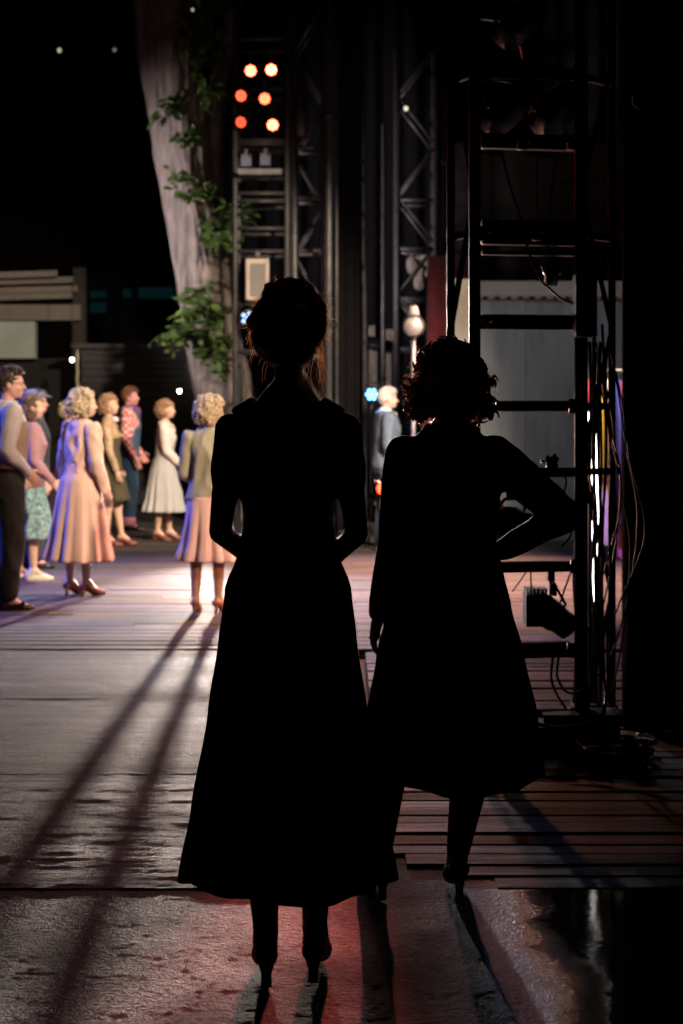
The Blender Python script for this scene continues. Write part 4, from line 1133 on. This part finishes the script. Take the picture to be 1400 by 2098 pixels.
# festoon bulbs
def festoon(px, py, d, label, s_=14, cord=1.2, r=.03):
    t = empty('hanging_bulb', P(px, py, d), 0, label, 'bulb')
    m = MB(); m.tube([(0, 0, cord), (0, 0, .05)], .006, 6); m.build('cord', cabm, t, True)
    m = MB(); m.tube([(0, 0, .07), (0, 0, .025)], [.018, .024], 10); m.build('socket', blk, t, True)
    m = MB(); m.ball((0, 0, 0), (r, r, r * 1.25)); m.build('glass', emis('bulb_%g' % s_, (1.0, .95, .72), s_), t, True)
festoon(148, 737, 22.5, 'lit bulb hanging by the rope left of the shed', 14)
festoon(368, 801, 22.3, 'lit bulb glowing low in front of the shed', 16, .3)
festoon(122, 103, 29, 'faint bulb high in the darkness at upper left', .5, .5, .040)
festoon(235, 102, 29, 'fainter second bulb high in the darkness left of the trunk', .16, .5, .035)
festoon(395, 20, 19.0, 'tiny bulb among the leaves at the top', .5, .5, .018)
festoon(832, 222, 19.3, 'small white bulb high in front of the black backdrop', 1.0, .4, .03)
t = empty('rope_ladder', P(159, 762, 22.4), 0, 'pale knotted rope hanging beside the lit bulb', 'rope')
m = MB()
for k in range(22): m.ball((.006 * math.sin(k), 0, .28 - k * .036), (.026, .026, .024), None, 8, 6)
m.build('knots', mat('pale_rope', (.55, .55, .38), .9, var=.2), t, True)
m = MB(); m.tube([(0, 0, .36), (0, 0, -.52)], .013, 8); m.build('core', mat('pale_rope', (.55, .55, .38), .9), t, True)

# dim equipment seen past the suited man
t = empty('equipment_rack', (xz(780, 20.5), 20.5, 0), 0, 'dim beige equipment rack behind the suited man', 'rack')
bg_ = mat('beige_panel', (.30, .27, .23), .8, var=.35, vscale=9)
for px, py, w_, h in ((762, 678, 13, 22), (798, 690, 18, 30), (765, 750, 15, 90), (792, 770, 20, 90)):
    c = P(px, py, 20.5); m = MB(); m.box((c.x - t.location.x, .02, c.z), (w_ * 20.5 / FPX, .06, h * 20.5 / FPX)); m.build('panel', bg_, t)
m = MB(); m.box((0, .12, 1.2), (.42, .12, 2.4)); m.build('back_frame', rig, t)
m = MB(); m.ball((P(778, 708, 20.4).x - t.location.x, -.1, P(778, 708, 20.4).z), (.18, .12, .09)); m.build('dark_case', blk, t, True)
t = empty('hanging_banner', P(865, 560, 20.4), 0, 'crumpled pale fabric bundle hanging behind the lattice tower', 'fabric')
m = MB()
for k in range(9): m.ball((random.uniform(-.16, .16), random.uniform(-.05, .05), random.uniform(-.16, .2)), (random.uniform(.05, .10), .05, random.uniform(.06, .14)))
put('cloth', remesh(m, .012, 2, (.02, 9)), mat('pale_cloth', (.34, .30, .27), .9, var=.2), t, True)

# ---------------------------------------------------------------- near lamp tower on the right
gls = mat('worn_black_enamel', (.010, .010, .011), .32, .0, var=.3, vscale=15, bump=.05, bscale=90)
tw = empty('lamp_tower', (.80, 6.1, 0), 0, 'black scaffold tower hung with lamps and cables at the right', 'tower')
O = Vector(tw.location)
A = Vector((xz(973, 6.0), 6.0, 0)); B = Vector((xz(1191, 6.06), 6.06, 0)); C = Vector((xz(924, 6.19), 6.19, 0)); E = Vector((xz(1254, 6.24), 6.24, 0))
TOPZ = 3.6
for q, wd in ((A, .050), (B, .058), (C, .036), (E, .034)):
    m = MB(); m.tube([q - O, q - O + Vector((0, 0, TOPZ))], wd / 2, 14); m.build('post', blk, tw, True)
px2m = 6.03 / FPX
rung_y = []
for (y0, y1) in ((137, 163), (276, 307), (452, 503), (516, 524), (645, 676), (821, 843), (958, 978), (1150, 1172), (1316, 1348), (1452, 1470)):
    z = CAMZ - ((y0 + y1) / 2 - 864) * px2m; h = (y1 - y0) * px2m; rung_y.append(z)
    a = A - O + Vector((.027, 0, z)); b = B - O + Vector((-.026, 0, z - .0))
    m = MB(); m.bar(a, b, h, .045, up=(0, 1, 0)); ro = m.build('rung', gls, tw); bv = ro.modifiers.new('bevel', 'BEVEL'); bv.width = .007; bv.segments = 3
    c = C - O + Vector((.02, 0, z)); e = E - O + Vector((-.02, 0, z))
    if (y0 not in (452, 137, 821, 958)): continue
    m = MB(); m.bar(a + Vector((-.027, .026, 0)), c + Vector((-.02, -.02, 0)), min(h, .03), .022, up=(1, 0, 0)); m.build('side_tie', blk, tw)
    m = MB(); m.bar(b + Vector((.026, .026, 0)), e + Vector((.02, -.02, 0)), min(h, .03), .022, up=(1, 0, 0)); m.build('side_tie', blk, tw)
sgn = 1
zc = 3.55
for zlo in (2.95, 2.35, 1.78, 1.2, .62, .05):
    p0, p1 = (A, C) if sgn > 0 else (C, A)
    m = MB(); m.bar(p0 - O + Vector((0, 0, zc)), p1 - O + Vector((0, 0, zlo)), .02); m.build('brace', blk, tw)
    p0, p1 = (B, E) if sgn > 0 else (E, B)
    m = MB(); m.bar(p0 - O + Vector((0, 0, zc)), p1 - O + Vector((0, 0, zlo)), .016); m.build('brace', blk, tw)
    zc = zlo; sgn = -sgn
m = MB(); m.box(Vector((.83, 6.12, .055)) - O, (.66, .42, .09)); m.build('base_frame', blk, tw)
for k in range(3):
    m = MB(); m.box(Vector((.74 + .18 * k, 6.02, .125 + .0)) - O, (.15, .16, .05)); m.build('ballast_weight', blk, tw)

def par_can(loc, aim, label, r=.09, L=.26, name='par_lamp', up=.17, glow=None, barn=True):
    t = empty(name, loc, 0, label, 'stage lamp'); d = (Vector(aim) - Vector(loc)).normalized()
    t.rotation_mode = 'QUATERNION'; t.rotation_quaternion = d.to_track_quat('Z', 'Y')
    m = MB(); m.tube([(0, 0, -L * .62), (0, 0, -L * .58), (0, 0, -L * .30), (0, 0, -L * .1), (0, 0, L * .38)], [r * .35, r * .62, r * .72, r * .98, r], 20); m.build('housing', blk, t, True)
    m = MB(); m.cyl((0, 0, L * .34), (0, 0, L * .375), r * .93, None, 20); m.build('lens', mat('lamp_glass', (.10, .10, .13), .08, spec=1.0), t, True)
    m = MB(); m.tube([(r * 1.12, 0, 0), (r * 1.14, r * .9, -.01), (r * .7, r * 1.45, -.02), (-r * .7, r * 1.45, -.02), (-r * 1.14, r * .9, -.01), (-r * 1.12, 0, 0)], .008, 6); m.build('yoke', blk, t, True)
    for sx in (-1, 1):
        m = MB(); m.cyl((sx * r * 1.0, 0, 0), (sx * r * 1.28, 0, 0), .014, None, 10); m.build('knob', mat('worn_metal', (.35, .32, .30), .3, .9), t, True)
    m = MB(); m.box((0, r * 1.45 + .035, -.02), (.035, .07, .05)); m.build('clamp', blk, t)
    if barn:
        for k in range(4):
            a = k * math.pi / 2; c_, s_ = math.cos(a), math.sin(a)
            m = MB(); k2 = r * .8
            pts = [(r * c_ - k2 * s_, r * s_ + k2 * c_, L * .385), (r * c_ + k2 * s_, r * s_ - k2 * c_, L * .385), (r * 1.55 * c_ + k2 * 1.2 * s_, r * 1.55 * s_ - k2 * 1.2 * c_, L * .385 + r * .75), (r * 1.55 * c_ - k2 * 1.2 * s_, r * 1.55 * s_ + k2 * 1.2 * c_, L * .385 + r * .75)]
            n_ = (Vector(pts[1]) - Vector(pts[0])).cross(Vector(pts[3]) - Vector(pts[0])).normalized() * .003
            m.add(pts + [tuple(Vector(q) + n_) for q in pts], [(0, 1, 2, 3), (7, 6, 5, 4), (0, 4, 5, 1), (1, 5, 6, 2), (2, 6, 7, 3), (3, 7, 4, 0)]); m.build('barn_door', blk, t)
    return t
par_can(P(1035, 222, 6.14), (-3, 11, .6), 'black lamp can hanging left under the top bar of the tower', .088)
par_can(P(1138, 226, 6.16), (-1, 12, .6), 'black lamp can hanging right under the top bar of the tower', .088)
par_can(P(1132, 556, 6.12), (.55, 7.6, -2.4), 'slim black lamp dangling below the middle bar of the tower', .030, .15, barn=False)
par_can(P(1045, 1072, 6.25), (-1.5, 9, .9), 'lamp with bluish sheen behind the bent arm', .075, .24)
par_can(P(1060, 45, 6.2), (-2, 11, .8), 'black lamp above the top bar of the tower', .080)
# profile spotlight low on the tower
t = empty('profile_spotlight', P(1128, 1258, 6.1), 0, 'stubby black profile spotlight tilted down low on the tower', 'stage lamp')
dv = Vector((.85, .25, -.62)).normalized(); qm = dv.to_track_quat('Z', 'Y').to_matrix()
def W(x, y, z): return qm @ Vector((x, y, z))
m = MB(); m.tube([W(0, 0, -.06), W(0, 0, -.05), W(0, 0, .02), W(0, 0, .05), W(0, 0, .105), W(0, 0, .11)], [.055, .066, .066, .058, .058, .05], 20); m.build('barrel', blk, t, True)
m = MB(); m.cyl(W(0, 0, .100), W(0, 0, .114), .046, None, 18); m.build('lens', mat('lamp_glass', (.10, .10, .13), .08), t, True)
m = MB(); m.box((-.065, -.01, .022), (.095, .12, .135)); m.build('lamp_house', blk, t)
for k in range(6):
    m = MB(); m.box((-.105 + .016 * k, -.01, .100), (.006, .11, .03)); m.build('cooling_fin', blk, t)
m = MB(); m.box((.01, 0, .105), (.03, .04, .05)); m.build('handle', blk, t)
for q in ((-.10, -.073, .05), (-.085, -.073, .015), (-.06, -.073, -.01)):
    m = MB(); m.ball(q, (.006, .005, .006), None, 8, 5); m.build('screw', mat('bright_chrome', (.7, .7, .7), .2, 1.0), t, True)
m = MB(); m.tube([W(-.075, 0, 0), W(-.078, .06, 0), Vector((.0, -.01, .16)), W(.078, .06, 0), W(.075, 0, 0)], .007, 6); m.build('yoke', blk, t, True)
m = MB(); m.box((0, -.01, .175), (.03, .04, .06)); m.build('clamp', blk, t)
# coupler clamp on a rung, dimmer box, hanging strap
t = empty('pipe_coupler', P(1131, 946, 6.0), 0, 'knobbly pipe coupler sitting on a tower rung', 'coupler')
m = MB(); m.ball((0, 0, 0), (.025, .022, .022)); m.cyl((-.03, 0, .01), (.03, 0, .012), .009); m.cyl((.008, 0, 0), (.012, 0, .034), .008); m.cyl((-.014, 0, 0), (-.018, 0, .028), .006); m.box((0, 0, -.02), (.05, .04, .015))
put('coupler', remesh(m, .004, 1), blk, t, True)
m = MB(); m.cyl((-.045, 0, .002), (-.03, 0, .002), .006); m.build('bolt', mat('worn_metal', (.35, .32, .30), .3, .9), t, True)
t = empty('dimmer_box', P(1196, 628, 5.98), 0, 'black dimmer box strapped to the right post of the tower', 'box')
m = MB(); m.box((0, -.03, 0), (.088, .09, .26)); m.build('case', blk, t)
m = MB(); m.box((0, -.03, .132), (.06, .05, .012)); m.build('lid', blk, t)
for z in (-.07, .0, .07):
    m = MB(); m.cyl((0, -.08, z), (0, -.071, z), .014, None, 12); m.build('socket', cabm, t, True)

def cable(pts, label, r=.0055, material=cabm, name='cable', group='cables on the lamp tower', n=8):
    P_ = [Vector(q) for q in pts]; out = []
    for i in range(len(P_) - 1):
        a = P_[max(0, i - 1)]; b = P_[i]; c = P_[i + 1]; d = P_[min(len(P_) - 1, i + 2)]
        for k in range(n):
            t = k / n
            out.append(.5 * ((2 * b) + (c - a) * t + (2 * a - 5 * b + 4 * c - d) * t * t + (3 * b - a - 3 * c + d) * t ** 3))
    out.append(P_[-1]); m = MB(); m.tube(out, r, 6)
    return tag(m.build(name, material, None, True), label, 'cable', group)
cable([P(1133, 1346, 6.0), P(1130, 1390, 6.0), P(1140, 1420, 6.0), P(1160, 1452, 6.0)], 'outer of the two black cable loops below the lowest rung')
cable([P(1145, 1346, 6.0), P(1142, 1385, 6.0), P(1158, 1415, 6.0), P(1180, 1420, 6.0), P(1200, 1405, 6.02)], 'inner of the two black cable loops below the lowest rung')
cable([P(1028, 310, 6.0), P(1045, 380, 6.0), P(1068, 450, 6.0), P(1085, 520, 6.0), P(1110, 575, 6.0), P(1125, 590, 6.02), P(1150, 612, 6.0), P(1176, 622, 5.98)], 'long black cable sagging from the second bar to the dimmer box')
cable([P(1143, 310, 6.0), P(1132, 380, 6.0), P(1124, 450, 6.0), P(1120, 520, 6.02)], 'thin black cable dropping from the second bar to the slim lamp', .004)
cable([P(1088, 1172, 6.0), P(1088, 1190, 6.05), P(1090, 1212, 6.1)], 'short straight cable above the profile spotlight', .004)
cable([P(1078, 1172, 6.0), P(1066, 1190, 6.0), P(1050, 1212, 6.0)], 'thin slanted cable left of the profile spotlight', .003)
cable([P(1170, 1172, 6.0), P(1158, 1205, 6.0), P(1148, 1236, 6.02)], 'slanted cable right of the profile spotlight', .004)
cable([P(1150, 960, 5.99), P(1160, 985, 5.99), P(1156, 1020, 5.99), P(1170, 1090, 5.99), P(1150, 1120, 5.99)], 'bent strap cable below the pipe coupler', .005)
rc = random.Random(15)
worn = mat('orange_brown_cable', (.05, .028, .02), .4, var=.2, spec=.7)
for k in range(9):
    x = 1176 + k * 9 + rc.uniform(-3, 3)
    pts = [P(x + rc.uniform(-6, 6), y, 6.10 + rc.uniform(-.02, .04)) for y in (700 + rc.uniform(-40, 40), 820, 940, 1060, 1180, 1300, 1440)]
    cable(pts, '%s cable from the left running down the right post of the tower' % ('first', 'second', 'third', 'fourth', 'fifth', 'sixth', 'seventh', 'eighth', 'ninth')[k], rc.uniform(.0035, .0065), worn if k % 3 == 0 else cabm)
for k in range(5):
    x = 1238 + k * 11
    y = 740 + rc.uniform(-60, 120)
    pts = [P(x - 20, y - 80, 6.2), P(x - 5, y, 6.2), P(x + rc.uniform(5, 30), y + 110, 6.15 + rc.uniform(-.05, .05)), P(x + rc.uniform(0, 45), y + 260, 6.15), P(x + rc.uniform(-30, 30), y + 440, 6.15), P(x - rc.uniform(10, 60), y + 600, 6.15)]
    cable(pts, '%s of five brown cables sagging off the right side of the tower' % ('leftmost', 'second from left', 'middle', 'second from right', 'rightmost')[k], .004, worn, group='sagging brown cables')
cable([P(1085, 1478, 5.85), P(1150, 1490, 5.78), P(1230, 1470, 5.80), P(1240, 1400, 6.0), P(1222, 1380, 6.05)], 'cable curling up from the tower base', .007)
# coil of cable on the base
m = MB(); pts = []
for i in range(130):
    a = i * .26; rr = .13 + .025 * math.sin(i * .37); pts.append((rr * math.cos(a), rr * .8 * math.sin(a), .012 + .0006 * i + .006 * math.sin(i * .9)))
m.tube(pts, .007, 6)
o = m.build('cable_coil', cabm, None, True); o.location = (1.10, 5.72, 0); tag(o, 'coil of black cable lying on the deck at the tower foot', 'cable')
# crumpled foil bag glinting at the foot
t = empty('plastic_bag', (1.215, 5.85, 0), 0, 'small crumpled shiny bag on the floor right of the tower foot', 'bag')
m = MB()
for k in range(9): m.ball((random.uniform(-.08, .08), random.uniform(-.05, .05), random.uniform(.02, .055)), (random.uniform(.03, .05), .035, .028))
put('bag', remesh(m, .007, 0, (.016, 30)), mat('shiny_plastic', (.45, .38, .36), .18, var=.1, spec=1.0), t)
for k, px in enumerate((1209, 1218, 1228)):
    cable([P(px + rc.uniform(-3, 3), y, 6.16) for y in (700, 820, 940, 1060, 1180, 1300, 1440)], '%s of three thick black cables hanging in front of the tube light' % ('left', 'middle', 'right')[k], .0080, cabm)
# couplers and safety chain where rungs meet posts
for k, (px, py) in enumerate(((985, 150), (1172, 292), (990, 478), (1176, 832), (1180, 1160), (990, 660), (1172, 1332), (1070, 292), (1100, 478))):
    t = empty('scaffold_clamp', P(px, py, 5.97), 0, ('clamp at the left end of the top rung', 'clamp at the right end of the second rung', 'clamp at the left end of the thick third rung', 'clamp at the right end of the rung beside the curly head', 'clamp at the right end of the rung above the profile spotlight', 'clamp at the left end of the rung above the grey flat', 'clamp at the right end of the lowest open rung', 'clamp midway along the second rung', 'clamp midway along the thick third rung')[k], 'clamp', 'clamps on the lamp tower')
    m = MB(); m.cyl((0, 0, -.03), (0, 0, .03), .022, None, 12); m.build('jaw', gls, t, True)
    m = MB(); m.cyl((.018, -.02, 0), (.034, -.03, .004), .007, None, 6); m.build('bolt', mat('worn_metal', (.35, .32, .30), .3, .9), t, True)
    m = MB(); m.box((-.01, -.022, 0), (.03, .012, .02)); m.build('wing_nut', mat('worn_metal', (.35, .32, .30), .3, .9), t)
# rail of bright costumes glimpsed through the right side of the tower
cr = empty('costume_rail', (xz(1232, 9.6), 9.6, 0), 0, 'rail of colourful costumes glimpsed through the cables right of the tower', 'clothes rail')
m = MB(); m.tube([(-.13, 0, 1.72), (.35, 0, 1.72)], .014, 8); m.build('rail', steel, cr, True)
for x in (-.12, .34):
    m = MB(); m.tube([(x, 0, .01), (x, 0, 1.72)], .014, 8); m.build('upright', steel, cr, True)
    m = MB(); m.tube([(x, -.22, .02), (x, .22, .02)], .016, 8); m.build('foot', steel, cr, True)
for k, (c_, z0, z1) in enumerate((((.55, .04, .05), .95, 1.66), ((.65, .42, .05), 1.0, 1.64), ((.60, .58, .55), .55, 1.66), ((.06, .08, .50), .70, 1.66), ((.60, .14, .28), .45, 1.65), ((.10, .30, .32), .7, 1.66), ((.45, .20, .45), .6, 1.66))):
    x = -.09 + k * .062; m = MB(); rr = []
    for i in range(9):
        z = z0 + (z1 - z0) * i / 8; w_ = .20 - .05 * i / 8 if i < 7 else .20 - .09 * (i - 6)
        rr.append([Vector((x + .022 * math.cos(a) * (1 + .4 * math.sin(5 * a + k)), w_ * math.sin(a), z)) for a in [j * math.pi / 9 for j in range(18)]])
    m.rings(rr); m.build('garment', mat('costume_%d' % k, c_, .8, var=.15), cr, True)
    m = MB(); m.tube([(x, 0, z1), (x, 0, 1.70), (x, .012, 1.735), (x, .0, 1.75)], .004, 5); m.build('hanger', steel, cr)
# LED batten behind the right post
t = empty('batten_light', (xz(1219, 6.75), 6.75, 0), 0, 'upright white tube light behind the right post of the tower', 'lamp')
m = MB(); m.box((0, .04, .96), (.07, .03, 1.0)); m.build('housing', blk, t)
m = MB(); m.box((0, .03, .02), (.20, .16, .04)); m.build('foot', blk, t)
m = MB(); m.box((0, .04, .25), (.03, .03, .42)); m.build('stem', blk, t)
m = MB(); m.tube([(.012, 0, .50), (-.014, 0, 1.42)], .020, 12); m.build('tube', emis('tube_glow', (1.0, .97, .90), 12.0), t, True)
# bracket catching light on the masking curtain
t = empty('wall_hook', P(1296, 214, 6.1), 0, 'thin bright metal hook catching light against the black curtain', 'hook')
m = MB(); m.tube([(0, 0, .08), (0, 0, .0), (.012, -.01, -.012), (.034, -.01, -.025)], .003, 6); m.build('hook', mat('bright_chrome', (.7, .7, .7), .2, 1.0), t, True)
m = MB(); m.box((0, .01, .08), (.02, .006, .03)); m.build('plate', blk, t)
